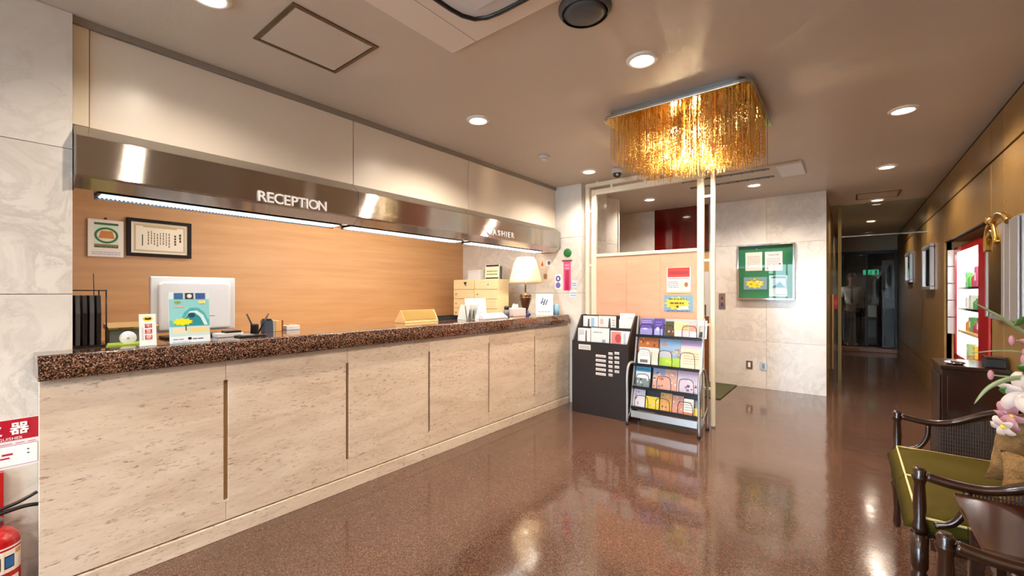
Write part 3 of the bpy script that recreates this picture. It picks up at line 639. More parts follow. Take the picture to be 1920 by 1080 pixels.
TB = [(.868, 4.165), (.585, 4.105), (.365, 4.07), (.172, 4.035)]
for k, (z, y) in enumerate(TB):
    m = MB(); m.box(-1.695, -1.075, y, y + .075, z - .016, z - .001); m.box(-1.695, -1.075, y - .008, y - .0002, z - .016, z + .012); m.build('tier_shelf', 'black_metal', mr, world=True)
    hh = (.17, .25, .21, .16)[k]; sl = math.tan(.21)
    m = MB(); m.prism([(y + .0755, z - .012), (y + .079, z - .012), (y + .079 + sl * hh, z + hh), (y + .0755 + sl * hh, z + hh)], -1.695, -1.075, 'x'); m.build('tier_back', 'silver_paint' if k < 2 else 'black_metal', mr, world=True)
    for xc in (-1.59, -1.385, -1.18):
        r = .065; h = (.11, .15, .13, .12)[k]
        m = MB(); m.tube(curve([(xc - r, y - .006, z), (xc - r, y - .004, z + h * .6), (xc - r * .7, y - .002, z + h), (xc + r * .7, y - .002, z + h), (xc + r, y - .004, z + h * .6), (xc + r, y - .006, z)], 4), .003, 5); m.build('wire_loop', 'black_metal', mr, world=True)
MG = [ # tier, x centre, depth layer, w, h, base, art, label
 (0, -1.615, 0, .125, .17, '6a5cb0', [('r', 0, 0, 1, .42, '8a88cc'), ('r', 0, .42, 1, .7, '5848a4'), ('e', .4, .38, .2, .05, 'c8c4f0'), ('ln', .1, .72, .9, .95, 2, 'a89ad8')], 'violet brochure at the left end of the top tier of the magazine rack'),
 (0, -1.49, 0, .10, .175, '4a3a94', [('r', .1, .05, .9, .4, '9aa0d8'), ('e', .4, .4, .14, .1, 'd0d4f8'), ('ln', .2, .6, .8, .9, 2, '7868c0')], 'dark violet brochure second from the left on the top tier of the rack'),
 (0, -1.375, 0, .10, .15, '4c3a22', [('blobs', .1, .1, .9, .5, 7, ['e8b090', 'd05a30', 'c8a060']), ('r', 0, .7, 1, 1, '3c4420')], 'dark brown food brochure on the top tier of the rack'),
 (0, -1.295, 1, .075, .155, 'e8d898', [('r', .05, .05, .95, .45, 'e8d0d0'), ('blobs', .1, .5, .9, .9, 5, ['d8c860', 'e0b070'])], 'narrow pale yellow pamphlet on the top tier of the rack'),
 (0, -1.225, 1, .07, .15, 'e8c4a4', [('r', 0, 0, 1, .4, 'd8c0d0'), ('ln', .1, .5, .9, .9, 3, 'd08a5a')], 'narrow peach pamphlet on the top tier of the rack'),
 (0, -1.155, 1, .06, .145, 'e0b8b0', [('r', 0, 0, 1, .4, 'e4dce4'), ('ln', .1, .5, .9, .9, 3, 'c06a5a')], 'narrow rose pamphlet second from the right on the top tier'),
 (0, -1.085, 0, .085, .17, 'efe8e4', [('r', .15, .05, .85, .7, '90a0a8'), ('e', .5, .5, .2, .14, 'e0b09a'), ('p', [(.2, .07), (.8, .07), (.7, .36), (.3, .36)], '22262c')], 'white pamphlet with a dark suited figure at the right end of the top tier'),
 (1, -1.58, 0, .20, .275, 'b86a2c', [('r', 0, 0, 1, .4, 'ece6e0'), ('blobs', .1, .7, .9, .95, 9, ['e8a040', '8a3c14', 'd86a20']), ('r', .05, .45, .95, .6, 'f0d8c4')], 'orange-brown magazine at the left of the second tier of the rack'),
 (1, -1.595, 1, .12, .17, 'f0eeec', [('r', .1, .12, .75, .3, '6a6460'), ('ln', .1, .5, .9, .9, 4, 'b8b4b4')], 'white pamphlet with a dark box in front of the orange magazine'),
 (1, -1.495, 1, .065, .17, 'f2ead8', [('ln', .1, .3, .9, .9, 6, 'b0a494')], 'narrow cream pamphlet beside the boxed white pamphlet, second tier'),
 (1, -1.365, 0, .195, .265, '8fb4dc', [('r', 0, 0, 1, .32, '9cc43c'), ('r', 0, .32, .6, .55, 'c0c4d4'), ('blobs', .5, .25, .95, .62, 9, ['b8682c', 'e8c080', 'd89050']), ('e', .2, .8, .12, .07, 'c08a70'), ('blobs', .1, .02, .9, .2, 5, ['d8dc50', 'b8d040'])], 'sky blue and green magazine in the middle of the second tier'),
 (1, -1.165, 0, .20, .265, 'f0dcc4', [('r', 0, .8, 1, 1, 'b4a0cc'), ('r', .0, .7, 1, .8, 'd8c4d8'), ('ln', .15, .15, .85, .6, 5, 'd8b898')], 'cream magazine with a lilac band at the right of the second tier'),
 (2, -1.615, 0, .15, .24, '4aa0cc', [('r', 0, .35, 1, .62, 'e4ecf0'), ('r', 0, .0, 1, .35, '7c8c90'), ('blobs', .1, .05, .9, .4, 7, ['f0f0ee', '384048', 'c8d0d0']), ('ln', .1, .7, .9, .9, 2, '2a6a94')], 'light blue magazine at the left of the third tier of the rack'),
 (2, -1.40, 0, .23, .225, 'd8a898', [('r', 0, .6, .5, 1, '8c9cc8'), ('blobs', .05, .1, .95, .7, 16, ['c8603c', 'f0d8c8', '5a3c38', 'e8b0a0'])], 'reddish magazine in the middle of the third tier of the rack'),
 (2, -1.175, 0, .21, .215, 'd8c8dc', [('blobs', .1, .1, .9, .6, 10, ['7a6a98', 'f0e8f0', '4a3c5c']), ('r', .05, .8, .95, .95, 'e0a8c8')], 'pale lilac magazine at the right of the third tier of the rack'),
 (3, -1.64, 0, .12, .21, 'e0dce8', [('blobs', .1, .1, .6, .7, 8, ['e08aa8', 'a098b8', '504858']), ('r', .3, .75, .95, .98, 'c8d0e4')], 'white and pink pamphlet at the left end of the bottom tier'),
 (3, -1.505, 0, .13, .115, 'e8cc3c', [('blobs', .1, .1, .9, .8, 7, ['f0e8c0', '8a5a20', 'e0b020'])], 'small yellow pamphlet on the bottom tier of the rack'),
 (3, -1.375, 0, .11, .175, 'd8a04c', [('blobs', .1, .1, .9, .9, 9, ['7a3c1c', 'e8d0a0', 'c06a2c'])], 'amber food brochure on the bottom tier of the rack'),
 (3, -1.265, 0, .10, .16, 'd0907c', [('blobs', .1, .1, .9, .9, 8, ['8a4838', 'f0d8d0', 'e8c0a0'])], 'reddish food brochure on the bottom tier of the rack'),
 (3, -1.16, 1, .085, .15, 'f0ece8', [('ln', .1, .3, .9, .9, 4, 'b0a8a4'), ('r', 0, 0, 1, .2, 'b86a3c')], 'white card with an orange foot on the bottom tier of the rack'),
 (3, -1.10, 0, .10, .14, 'e0c044', [('r', 0, .5, 1, 1, '8a8c88'), ('blobs', .1, .55, .9, .9, 5, ['c8ccc8', '505450'])], 'yellow and grey brochure at the right end of the bottom tier')]
for k, x, ly, w, h, bs, el, lb in MG:
    z, y = TB[k]; card('magazine' if w > .15 else 'brochure', lb, 'magazine' if w > .15 else 'brochure', (x, y + .050 - .028 * ly, z), FY, w, h, el, base=bs, t=.006, tilt=-.21 if not ly else -.18, group='brochures in the magazine rack')

# ================================================================== BULLETIN BOARD, SWITCHES, MAT
bb = thing('bulletin_board', 'green felt bulletin board in a chrome case on the far marble wall', 'board', (-.889, FW, 1.2))
X0, X1, Z0, Z1 = -1.221, -.557, 1.20, 1.945
B('felt_back', 'green_felt', bb, X0 + .02, X1 - .02, FW - .016, FW - .0005, Z0 + .02, Z1 - .02)
for b in ((X0, X1, Z0, Z0 + .022), (X0, X1, Z1 - .022, Z1), (X0, X0 + .022, Z0 + .0225, Z1 - .0225), (X1 - .022, X1, Z0 + .0225, Z1 - .0225)): B('frame_bar', 'chrome', bb, b[0], b[1], FW - .07, FW - .0005, b[2], b[3], bevel=.003)
B('glass_door', 'board_glass', bb, X0 + .0225, X1 - .0225, FW - .064, FW - .060, Z0 + .0225, Z1 - .0225)
yb = FW - .0205
card('paper', 'white paper at the top left of the green bulletin board', 'paper', (-1.027, yb, 1.592), FY, .20, .25, [('ln', .12, .15, .88, .85, 7, 'c9b4b0')], base='eae4e0', t=.002)
card('paper', 'white paper at the top right of the green bulletin board', 'paper', (-.795, yb, 1.585), FY, .20, .255, [('ln', .2, .8, .8, .92, 1, 'b0aab8'), ('ln', .12, .3, .88, .7, 5, 'c4bcc4'), ('e', .85, .35, .05, .04, '4a4a58'), ('e', .15, .14, .03, .03, '505058')], base='e6e2e8', t=.002)
card('poster', 'yellow and blue burst poster at the lower left of the bulletin board', 'poster', (-1.01, yb, 1.335), FY, .275, .17, [('r', 0, 0, 1, 1, '7c9cae'), ('burst', .48, .5, .42, .42, 10, 'f0dc30'), ('blobs', .25, .3, .75, .75, 9, ['d8a820', 'f4ec90', 'b88a20']), ('ln', .2, .72, .75, .9, 1, '3a6a58')], t=.002)
card('poster', 'pale blue island poster at the lower right of the bulletin board', 'poster', (-.742, yb, 1.245), FY, .205, .275, [('r', .08, .86, .92, .97, '4a6a84'), ('r', 0, .35, 1, .84, 'a8c8d8'), ('p', [(.15, .42), (.9, .42), (.72, .58), (.58, .72), (.45, .62), (.3, .54)], '3a6a7c'), ('r', 0, .2, 1, .35, 'e4ddc0'), ('ln', .35, .06, .9, .16, 1, '6a7a8a')], base='cfe0e6', t=.002)
cbp = thing('call_button', 'grey lift call button plate on the far marble wall beside the partition', 'button', (-1.425, FW - .001, 1.066))
B('plate', 'steel_plain', cbp, -1.467, -1.384, FW - .01, FW - .0005, 1.066, 1.285, bevel=.002)
m = MB(); m.prism([(-1.445, 1.20), (-1.405, 1.20), (-1.425, 1.245)], FW - .0125, FW - .0105, 'y'); m.build('arrow', 'ink_blue', cbp, world=True); B('button', 'ink_blue', cbp, -1.442, -1.408, FW - .014, FW - .0105, 1.10, 1.15, bevel=.003)
for i, (x0, x1, mt, fm, lb) in enumerate(((-1.122, -1.044, 'brass_dull', 'ink_white', 'bronze-framed wall socket low on the far marble wall'), (-.955, -.874, 'steel_plain', 'ink_grey', 'grey wall socket low on the far marble wall'))):
    t = thing('wall_socket', lb, 'socket', ((x0 + x1) / 2, FW, .25)); B('plate', mt, t, x0, x1, FW - .008, FW - .0005, .252, .362, bevel=.002); B('insert', fm, t, x0 + .024, x1 - .024, FW - .011, FW - .0082, .275, .34)
mt_ = MB(); mt_.box(-2.15, -1.235, 5.62, 6.595, .0005, .014); tag(mt_.build('doormat', 'doormat', None, bevel=.004), 'olive brown doormat on the floor before the lift lobby', 'doormat')
# ================================================================== STICKERS ON THE COUNTER-END WALL
WY = 4.3985
om = thing('charm_banner', 'pink vertical banner charm under a green rosette on the marble wall', 'banner', (-2.643, WY, 1.319))
c = card('banner', None, None, (0, 0, 0), FY, .10, .35, [('r', .22, .02, .78, .7, 'b0104c'), ('ln', .2, .74, .8, .95, 2, 'f0a0c0')], base='e0508c', t=.001, parent=om); B('rod', 'ink_brown', om, -2.71, -2.575, WY - .008, WY, 1.67, 1.685)
m = MB(); m.lathe([(.052, 0), (.052, .008), (.03, .014), (.001, .016)], n=18, M=Matrix.Translation((.008, 0, .45)) @ Matrix.Rotation(PI / 2, 4, 'X')); m.build('rosette', 'ink_green', om)
card('sticker', 'blue and white sticker left of the pink banner', 'sticker', (-2.768, WY, 1.335), FY, .085, .18, [('e', .5, .72, .4, .2, '4a4a9c'), ('e', .5, .28, .4, .2, '6a6ab4'), ('e', .5, .72, .15, .1, 'e8e8f4')], t=.001)
card('sticker', 'small pale blue notice right of the pink banner, upper', 'sticker', (-2.545, WY, 1.36), FY, .07, .08, [('ln', .1, .2, .9, .8, 2, '6a9ac4')], base='dde8f0', t=.001)
card('sticker', 'small pale blue notice below and right of the pink banner', 'sticker', (-2.56, WY, 1.24), FY, .09, .09, [('ln', .1, .2, .9, .8, 2, '7aa8cc')], base='d8e6ee', t=.001)
card('sticker', 'tiny orange and white tag behind the lamp shade', 'tag', (-3.0, WY, 1.60), FY, .07, .13, [('p', [(.2, .2), (.8, .2), (.5, .7)], 'd05a2c')], base='e8d8c8', t=.001)
card('sticker', 'tiny blue and white tag right of the lamp shade', 'tag', (-2.91, WY, 1.62), FY, .09, .08, [('e', .6, .5, .22, .3, '2c6a94')], base='e4e4e4', t=.001)
card('sticker', 'small round brown tag beside the lower lamp shade', 'tag', (-2.955, WY, 1.46), FY, .055, .07, [('e', .5, .5, .45, .45, '8a6a54')], base='b89a80', t=.001)

# ================================================================== THINGS ON THE COUNTER
WT = 1.0405
# black file rack
fr = thing('file_rack', 'black wire file rack on the worktop beside the pillar', 'rack', (-2.90, .33, WT))
B('base', 'black_plastic', fr, -3.02, -2.80, .282, .405, WT, WT + .008)
for y in (.285, .402):
    m = MB(); m.tube([(-2.81, y, WT + .008), (-2.81, y, WT + .27), (-3.0, y, WT + .27), (-3.0, y, WT + .008)], .003, 6); m.build('wire_end', 'black_metal', fr, world=True)
m = MB(); m.tube([(-2.81, .2885, WT + .268), (-2.81, .3985, WT + .268)], .003, 6); m.build('wire_rail', 'black_metal', fr, world=True)
m = MB(); m.tube([(-2.86, .37, WT + .008), (-2.87, .365, WT + .35)], .002, 5); m.build('wire_hook', 'black_metal', fr, world=True)
for i in range(4):
    y = .298 + i * .024; m = MB(); m.prism([(-2.99, WT + .009), (-2.82, WT + .009), (-2.815, WT + .16), (-2.83, WT + .245), (-2.99, WT + .245)], y, y + .016, 'y'); o = m.build('folder', 'black_plastic' if i % 2 else 'speaker_grey', None, bevel=.002)
    tag(o, ('dark grey folder touching the pillar side of the file rack', 'black folder second from the pillar in the file rack', 'dark grey folder third from the pillar in the file rack', 'black folder at the monitor side of the file rack')[i], 'folder', 'folders in the black rack')
# grey box with tan lid, white disc, green pad
gb = thing('paper_box', 'grey box with a tan flap lid behind the small card stand', 'box', (-2.98, .52, WT))
B('body', 'grey_panel', gb, -3.04, -2.93, .43, .62, WT, WT + .07, bevel=.002); m = MB(); m.prism([(-3.05, WT + .0705), (-2.915, WT + .0705), (-2.91, WT + .08), (-3.05, WT + .10)], .425, .625, 'y'); m.build('flap_lid', 'pale_tan', gb, world=True); B('lid_print', 'ink_brown', gb, -2.9095, -2.909, .46, .52, WT + .073, WT + .078)
dk = thing('coin_dish', 'small white oval disc leaning on the counter beside the green pad', 'dish', (-2.84, .485, WT)); m = MB(); m.lathe([(.001, 0), (.03, .002), (.034, .006), (.03, .010), (.001, .011)], n=24, M=Matrix.Translation((0, 0, .030)) @ Matrix.Rotation(PI / 2 - .2, 4, 'Y')); m.build('disc', 'white_plastic', dk); m = MB(); m.ball((.012, 0, .03), .005, 8, 5); m.build('centre_dot', 'ink_grey', dk); m = MB(); m.box(-.014, .002, -.012, .012, 0, .006); m.build('stand', 'white_plastic', dk)
gp = MB(); gp.box(-2.90, -2.79, .40, .545, WT, WT + .006); tag(gp.build('sticky_pad', 'green_note', None) if 'green_note' in MATS else gp.build('sticky_pad', pm('green_note', 'a8c040', .6).name, None), 'lime green note pad lying on the worktop near the file rack', 'pad')
# delivery-service card stand
cs = thing('card_stand', 'tall white card stand with yellow oval logo and red squares', 'sign', (-2.66, .53, WT), FX)
c = card('card_face', None, None, (0, 0, 0), 0, .064, .155, [('r', .04, .02, .96, .98, 'f2efec'), ('e', .5, .85, .3, .075, 'f0c81c'), ('p', [(.3, .84), (.36, .885), (.44, .87), (.6, .875), (.66, .9), (.72, .86), (.66, .82), (.4, .815)], '1a1614'), ('r', .32, .56, .74, .70, 'cc2c48'), ('r', .32, .38, .74, .52, 'cc2c48'), ('r', .32, .20, .74, .34, 'cc2c48'), ('ln', .12, .2, .24, .6, 8, '9a9a9e')], t=.004, tilt=-.12, parent=cs)
for k, chh in enumerate('宅急便'): text(chh, .022, 'ink_white', 'print', c, loc=(.002, -.0026, .0975 - .028 * k), rot=(PI / 2, 0, 0))
m = MB(); m.box(-.03, .03, -.004, .035, 0, .003); m.build('foot', 'white_plastic', cs)
# wave poster in an acrylic stand
ps = thing('poster_stand', 'standing wave poster in a clear holder before the white monitor', 'poster', (-2.665, .70, WT), FX)
c = card('poster_face', None, None, (0, 0, 0), 0, .172, .262, [('r', 0, .12, 1, .86, '8fd0d4'), ('r', 0, .3, 1, .45, '6cbcc4'), ('p', [(.1, .34), (.28, .46), (.36, .6), (.52, .69), (.72, .68), (.88, .58), (.97, .42), (.98, .32)], '4fb0b8'), ('p', [(.34, .34), (.38, .5), (.50, .62), (.68, .63), (.84, .54), (.95, .34)], 'd2ecec'), ('p', [(.32, .34), (.36, .47), (.48, .585), (.62, .59), (.76, .5), (.86, .34)], '2c8c9a'), ('e', .54, .54, .09, .05, '14485c'), ('r', .0, .12, 1, .32, 'bfe0e4'), ('r', .08, .19, .42, .31, 'e8dcc0'), ('r', .46, .19, .97, .30, 'f0d496'), ('burst', .32, .415, .27, .075, 10, 'f2e420'), ('r', .38, .24, .41, .34, '2a4a50'), ('r', .12, .86, .34, .98, '3c6c9c'), ('r', .39, .86, .60, .98, '3a3836'), ('e', .5, .92, .06, .04, 'e8e8e8'), ('r', .65, .86, .90, .98, '3c5ca0'), ('e', .2, .8, .08, .025, '8aa84a'), ('ln', .1, .70, .36, .76, 1, 'eab8a8'), ('r', .72, .77, .9, .83, 'e8dc8a'), ('r', 0, 0, 1, .135, 'e4ecf6'), ('ln', .08, .07, .36, .10, 1, '3a4a6a'), ('e', .48, .085, .05, .028, '1c2430'), ('ln', .55, .065, .82, .105, 1, '3a4456'), ('ln', .06, .02, .5, .05, 1, 'a8bcdc')], base='dce8f0', t=.004, tilt=-.10, parent=ps)
m = MB(); m.box(-.086, .086, -.012, .06, 0, .003); m.build('foot', 'clear_glass', ps)
# monitor seen from behind
mo = thing('monitor', 'white desktop monitor seen from behind on the counter', 'monitor', (-2.99, .81, WT))
m = MB(); m.box(-3.03, -2.995, .605, 1.015, 1.075, 1.388); m.build('bezel', 'white_plastic', mo, world=True, bevel=.006)
m = MB(); m.prism([(.635, 1.085), (.985, 1.085), (.985, 1.345), (.965, 1.358), (.655, 1.358), (.635, 1.345)], -2.9948, -2.972, 'x'); m.build('rear_shell', 'white_plastic', mo, world=True, bevel=.010, segs=3)
B('vent', 'grey_panel', mo, -2.9718, -2.9712, .72, .90, 1.16, 1.163); B('neck', 'black_plastic', mo, -3.02, -2.985, .74, .88, WT + .0125, 1.0745); B('stand_base', 'black_plastic', mo, -3.09, -2.95, .66, .96, WT, WT + .012, bevel=.003)
# white device and stapler, pens, holder, books, dish
dv = thing('card_reader', 'small black and white card reader beside the monitor', 'device', (-2.86, .94, WT)); B('body', 'white_plastic', dv, -2.92, -2.82, .87, 1.0, WT, WT + .022, bevel=.003); B('keypad', 'black_plastic', dv, -2.90, -2.825, .91, .99, WT + .0222, WT + .034)
pt_ = thing('pen_tray', 'black pen tray lying on the worktop right of the monitor', 'tray', (-2.79, 1.03, WT)); B('tray', 'black_plastic', pt_, -2.83, -2.73, .95, 1.09, WT, WT + .008, bevel=.002); B('tray_insert', 'ink_grey', pt_, -2.82, -2.74, .97, 1.03, WT + .0082, WT + .013)
ph = thing('pen_holder', 'dark pen holder right of the white monitor', 'holder', (-2.94, 1.105, WT)); m = MB(); m.lathe([(.024, 0), (.022, .05), (.026, .055)], n=14, cap=True); m.build('cup', 'black_plastic', ph); m = MB(); m.lathe([(.022, .0555), (.018, .062)], n=14); m.build('rim', 'speaker_grey', ph)
ph2 = thing('pen_holder', 'blue-grey pen holder left of the tan book stand', 'holder', (-3.0, 1.20, WT)); m = MB(); m.box(-.03, .03, -.025, .025, 0, .075); m.build('cup', 'blue_grey', ph2) if 'blue_grey' in MATS else m.build('cup', pm('blue_grey', '3c4a5c', .5).name, ph2); m = MB(); m.box(-.025, .025, -.02, .02, .0752, .085); m.build('rim', 'black_plastic', ph2)
for nm, x, y, dx, dy, h, lb in (('pen', -2.93, 1.085, -.01, -.025, .125, 'black pen leaning out of the dark pen holder'), ('pen', -2.96, 1.165, .0, .03, .12, 'long black pen slanting between the two pen holders')):
    m = MB(); m.tube([(x, y - dy, WT + .002), (x + dx, y + dy, WT + h)], .005, 7); tag(m.build(nm, 'black_plastic', None), lb, 'pen')
for i, (y0, y1, mt, hh, lb) in enumerate(((1.235, 1.25, 'dim_white', .066, 'white booklet in the row left of the tan book'), (1.252, 1.29, 'orange_dot', .07, 'tan upright book beside the pen holders'), (1.292, 1.30, 'sill_wood', .072, 'thin brown upright book at the end of the row'))):
    tag(B('book', mt, None, -3.07, -2.99, y0, y1, WT, WT + hh, bevel=.001), lb, 'book')
wd = thing('note_dish', 'small white paper holder with a tan card by the books', 'holder', (-3.05, 1.39, WT)); B('holder', 'white_plastic', wd, -3.09, -3.02, 1.335, 1.425, WT, WT + .03, bevel=.002); B('slip', 'orange_dot', wd, -3.07, -3.04, 1.36, 1.40, WT + .0302, WT + .036)
# slanted wooden sign with gold face
ws = thing('desk_plaque', 'slanted wooden desk plaque with a gold face on the counter', 'plaque', (-3.0, 2.42, WT))
m = MB(); m.prism([(-3.05, WT), (-2.90, WT), (-2.905, WT + .02), (-2.955, WT + .105), (-2.97, WT + .105)], 2.235, 2.60, 'y'); m.build('block', 'light_wood', ws, world=True, bevel=.002)
m = MB(); m.prism([(-2.9052, WT + .024), (-2.9032, WT + .025), (-2.951, WT + .104), (-2.953, WT + .103)], 2.24, 2.585, 'y'); m.build('gold_face', 'gold_plate', ws, world=True)
bt = thing('tray', 'black letter tray on the counter before the cream drawer chest', 'tray', (-3.06, 2.85, WT)); B('floor', 'black_plastic', bt, -3.15, -2.97, 2.66, 3.02, WT, WT + .004); [B('rim', 'black_plastic', bt, *b, WT + .0042, WT + .03) for b in ((-3.15, -2.97, 2.66, 2.666), (-3.15, -2.97, 3.014, 3.02), (-3.15, -3.144, 2.6662, 3.0138), (-2.976, -2.97, 2.6662, 3.0138))]
# drawer chest on the back desk
dc = thing('drawer_chest', 'cream wooden multi-drawer chest on the back desk', 'chest', (-3.6, 3.97, .72)); DY = 3.9
B('carcass', 'cream_wood', dc, -4.05, -3.295, DY, DY + .20, .7205, 1.46, bevel=.003)
for r in range(6):
    z1 = 1.45 - r * .118; z0 = z1 - .112
    for (x0, x1) in ((-4.04, -3.68), (-3.67, -3.305)):
        d = B('drawer', 'cream_wood', dc, x0, x1, DY - .015, DY - .0005, z0, z1, bevel=.002)
        m = MB(); m.ball(((x0 + x1) / 2 - (.13 if r else -.05), DY - .022, (z0 + z1) / 2), .010, 8, 6); m.build('knob', 'ink_grey', d, world=True)
m = MB(); m.prism([(-3.86, 1.43), (-3.80, 1.43), (-3.83, 1.38)], DY - .0165, DY - .0155, 'y'); m.build('sticker', 'ink_black', dc, world=True)
c = thing('desk_calendar', 'white desk calendar with black bars on top of the drawer chest', 'calendar', (-3.50, 4.02, 1.461)); q = card('calendar_face', None, None, (0, 0, 0), FY, .23, .185, [('r', .04, .86, .96, .98, '1c1a18'), ('r', .04, .04, .96, .13, '1c1a18'), ('r', .04, .16, .96, .82, 'e8e0b8'), ('ln', .12, .3, .88, .7, 2, '8a886a')], base='f0eadc', t=.006, tilt=-.06, parent=c); m = MB(); m.box(-.11, .11, .006, .05, 0, .004); m.build('foot', 'white_plastic', c); m = MB(); m.box(.118, .14, .01, .03, 0, .16); m.build('side_clip', 'speaker_grey', c)
wb = thing('white_box', 'plain white box on the drawer chest left of the calendar', 'box', (-3.76, 4.05, 1.461)); B('box', 'white_plastic', wb, -3.87, -3.66, 3.97, 4.07, 1.4612, 1.57, bevel=.004); B('lid', 'white_trim', wb, -3.875, -3.655, 3.965, 4.075, 1.5702, 1.582)
# leaflet holder with white sheet, note stand, cup, tissue box
lh = thing('leaflet_holder', 'wire leaflet holder fanning white sheets on the counter', 'holder', (-2.88, 3.05, WT))
for k in range(3):
    m = MB(); m.tube([(-2.80, 2.86 + .05 * k, WT + .002), (-2.86, 2.90 + .055 * k, WT + .13)], .003, 5); m.build('wire', 'black_metal', lh, world=True)
    m = MB(); m.prism([(2.865 + .05 * k, WT + .001), (2.87 + .05 * k, WT + .001), (2.915 + .055 * k, WT + .14), (2.91 + .055 * k, WT + .14)], -2.93, -2.80, 'x'); m.build('sheet', 'dim_white', lh, world=True)
card('paper', 'large white sheet standing on the counter before the drawer chest', 'paper', (-2.93, 3.14, WT), FX, .30, .20, [('ln', .3, .2, .8, .35, 2, '9aa8b8'), ('r', .15, .75, .7, .9, 'dde4ee')], base='e6eaf0', t=.003, tilt=-.12)
nb = thing('name_stand', 'low white acrylic note stand on the counter', 'stand', (-2.75, 3.18, WT)); m = MB(); m.prism([(-2.80, WT), (-2.71, WT), (-2.71, WT + .012), (-2.79, WT + .055)], 3.02, 3.36, 'y'); m.build('stand', 'white_plastic', nb, world=True, bevel=.002); m = MB(); m.box(-.0, .002, -.08, .06, .026, .03); m.build('print_line', 'ink_grey', nb, rot=(0, -.0, 0))
cu = thing('pen_cup', 'small grey cup with a black top beside the note stand', 'cup', (-2.84, 3.50, WT)); m = MB(); m.lathe([(.03, 0), (.032, .075)], n=14); m.build('cup', 'grey_panel', cu); m = MB(); m.lathe([(.026, .0755), (.028, .11), (.01, .115)], n=14); m.build('cap', 'black_plastic', cu)
tb = thing('tissue_box', 'pale pink tissue box on the counter left of the lamp', 'box', (-2.86, 3.68, WT)); B('box', pm('pale_pink', 'e6cfd0', .6).name, tb, -2.93, -2.81, 3.58, 3.80, WT, WT + .085, bevel=.004); m = MB(); m.prism([(3.63, WT + .0855), (3.73, WT + .0855), (3.72, WT + .13), (3.69, WT + .12), (3.66, WT + .135)], -2.88, -2.86, 'x'); m.build('tissue', 'petal', tb, world=True)
bl = thing('ink_stamp', 'small blue stamp between the tissue box and the lamp', 'stamp', (-2.80, 3.82, WT)); m = MB(); m.lathe([(.016, 0), (.016, .02), (.008, .025), (.014, .05), (.006, .058)], n=12); m.build('stamp_body', 'ink_blue', bl); m = MB(); m.lathe([(.017, .001), (.017, .006)], n=12); m.build('stamp_base', 'ink_black', bl)
# table lamp
la = thing('table_lamp', 'table lamp with cream shade and bronze urn base on the counter end', 'lamp', (-2.965, 4.0, WT))
m = MB(); m.lathe([(.062, 0), (.062, .012), (.05, .02), (.03, .024)], n=24); m.build('base', 'bronze', la)
m = MB(); m.lathe([(.018, .0245), (.022, .045), (.03, .06), (.055, .13), (.072, .19), (.073, .215), (.06, .235), (.03, .25), (.016, .262)], n=24); m.build('urn', 'bronze', la)
m = MB(); m.lathe([(.0735, .196), (.0755, .20), (.0745, .204)], n=24, cap=False); m.build('urn_band', 'gold_trim', la)
m = MB(); m.lathe([(.010, .2625), (.010, .40)], n=10); m.build('stem', 'brass', la)
m = MB(); m.lathe([(.195, .365), (.188, .40), (.135, .60), (.10, .665)], n=32, cap=False); o = m.build('shade', 'lamp_shade', la); sd_ = o.modifiers.new('s', 'SOLIDIFY'); sd_.thickness = .003
m = MB(); m.ball((0, 0, .47), .035, 12, 8); m.build('bulb', 'lamp_bulb', la) if 'lamp_bulb' in MATS else m.build('bulb', pm('lamp_bulb', 'ffffff', emit=(1, .85, .62, 1), estr=16).name, la)
point('lamp', (0, 0, .53), 9, (1, .82, .58), .04, parent=la)
lc = card('card_stand_white', 'white logo card in a stand at the end of the counter', 'card', (-2.80, 4.15, WT), .62, .20, .24, [('p', [(.28, .52), (.36, .52), (.46, .82), (.40, .82)], '3a4a7a'), ('p', [(.40, .46), (.48, .46), (.58, .76), (.52, .76)], '22304e'), ('p', [(.52, .46), (.60, .46), (.72, .72), (.64, .72)], '4a5a8a'), ('p', [(.26, .56), (.5, .6), (.5, .64), (.26, .6)], '3a4a7a'), ('ln', .35, .32, .65, .36, 1, '7a7a80'), ('ln', .12, .12, .88, .17, 1, '4a4a50')], base='f2f0ee', t=.004, tilt=-.15); lc.name = 'logo_card'
m = MB(); m.lathe([(.035, 0), (.03, .05), (.036, .10), (.02, .12)], n=12); o = m.build('tissue_pack', 'blue_paper', None, loc=(-2.72, 4.28, WT)); tag(o, 'small pale blue packet at the very end of the counter', 'packet')
# wall hangings in the office
pm('frame_wood', '1d0e09', .55, spec=.25)
ce = thing('framed_certificate', 'certificate in a dark wood frame on the veneer wall', 'certificate', (-4.383, .946, 1.583))
for b in ((-.206, .206, 0, .026), (-.206, .206, .270, .296), (-.206, -.180, .0262, .2698), (.180, .206, .0262, .2698)): m = MB(); m.box(.0, .022, b[0], b[1], b[2], b[3]); m.build('frame_bar', 'frame_wood', ce, bevel=.002)
q = card('certificate_sheet', None, None, (.010, 0, .0262), FX, .36, .244, [('r', .03, .04, .97, .96, 'ded2b8'), ('r', .05, .07, .95, .93, 'c8b088'), ('r', .08, .11, .92, .88, 'eee6d4'), ('r', .2, .84, .8, .90, 'c0b078'), ('vl', .28, .2, .70, .74, 8, '7a6a58'), ('r', .18, .24, .20, .6, '5a4a3c'), ('r', .84, .62, .88, .70, '3c2e24'), ('r', .84, .52, .88, .60, '3c2e24'), ('r', .845, .42, .88, .50, '3c2e24'), ('r', .75, .58, .785, .65, '4a3a2e'), ('r', .75, .49, .785, .56, '4a3a2e'), ('r', .75, .40, .785, .47, '4a3a2e'), ('r', .75, .31, .785, .38, '4a3a2e')], base='f0e8d8', t=.002, parent=ce)
ca = thing('wall_plaque', 'white plaque with green ring and orange emblem on the veneer wall', 'plaque', (-4.383, .624, 1.566))
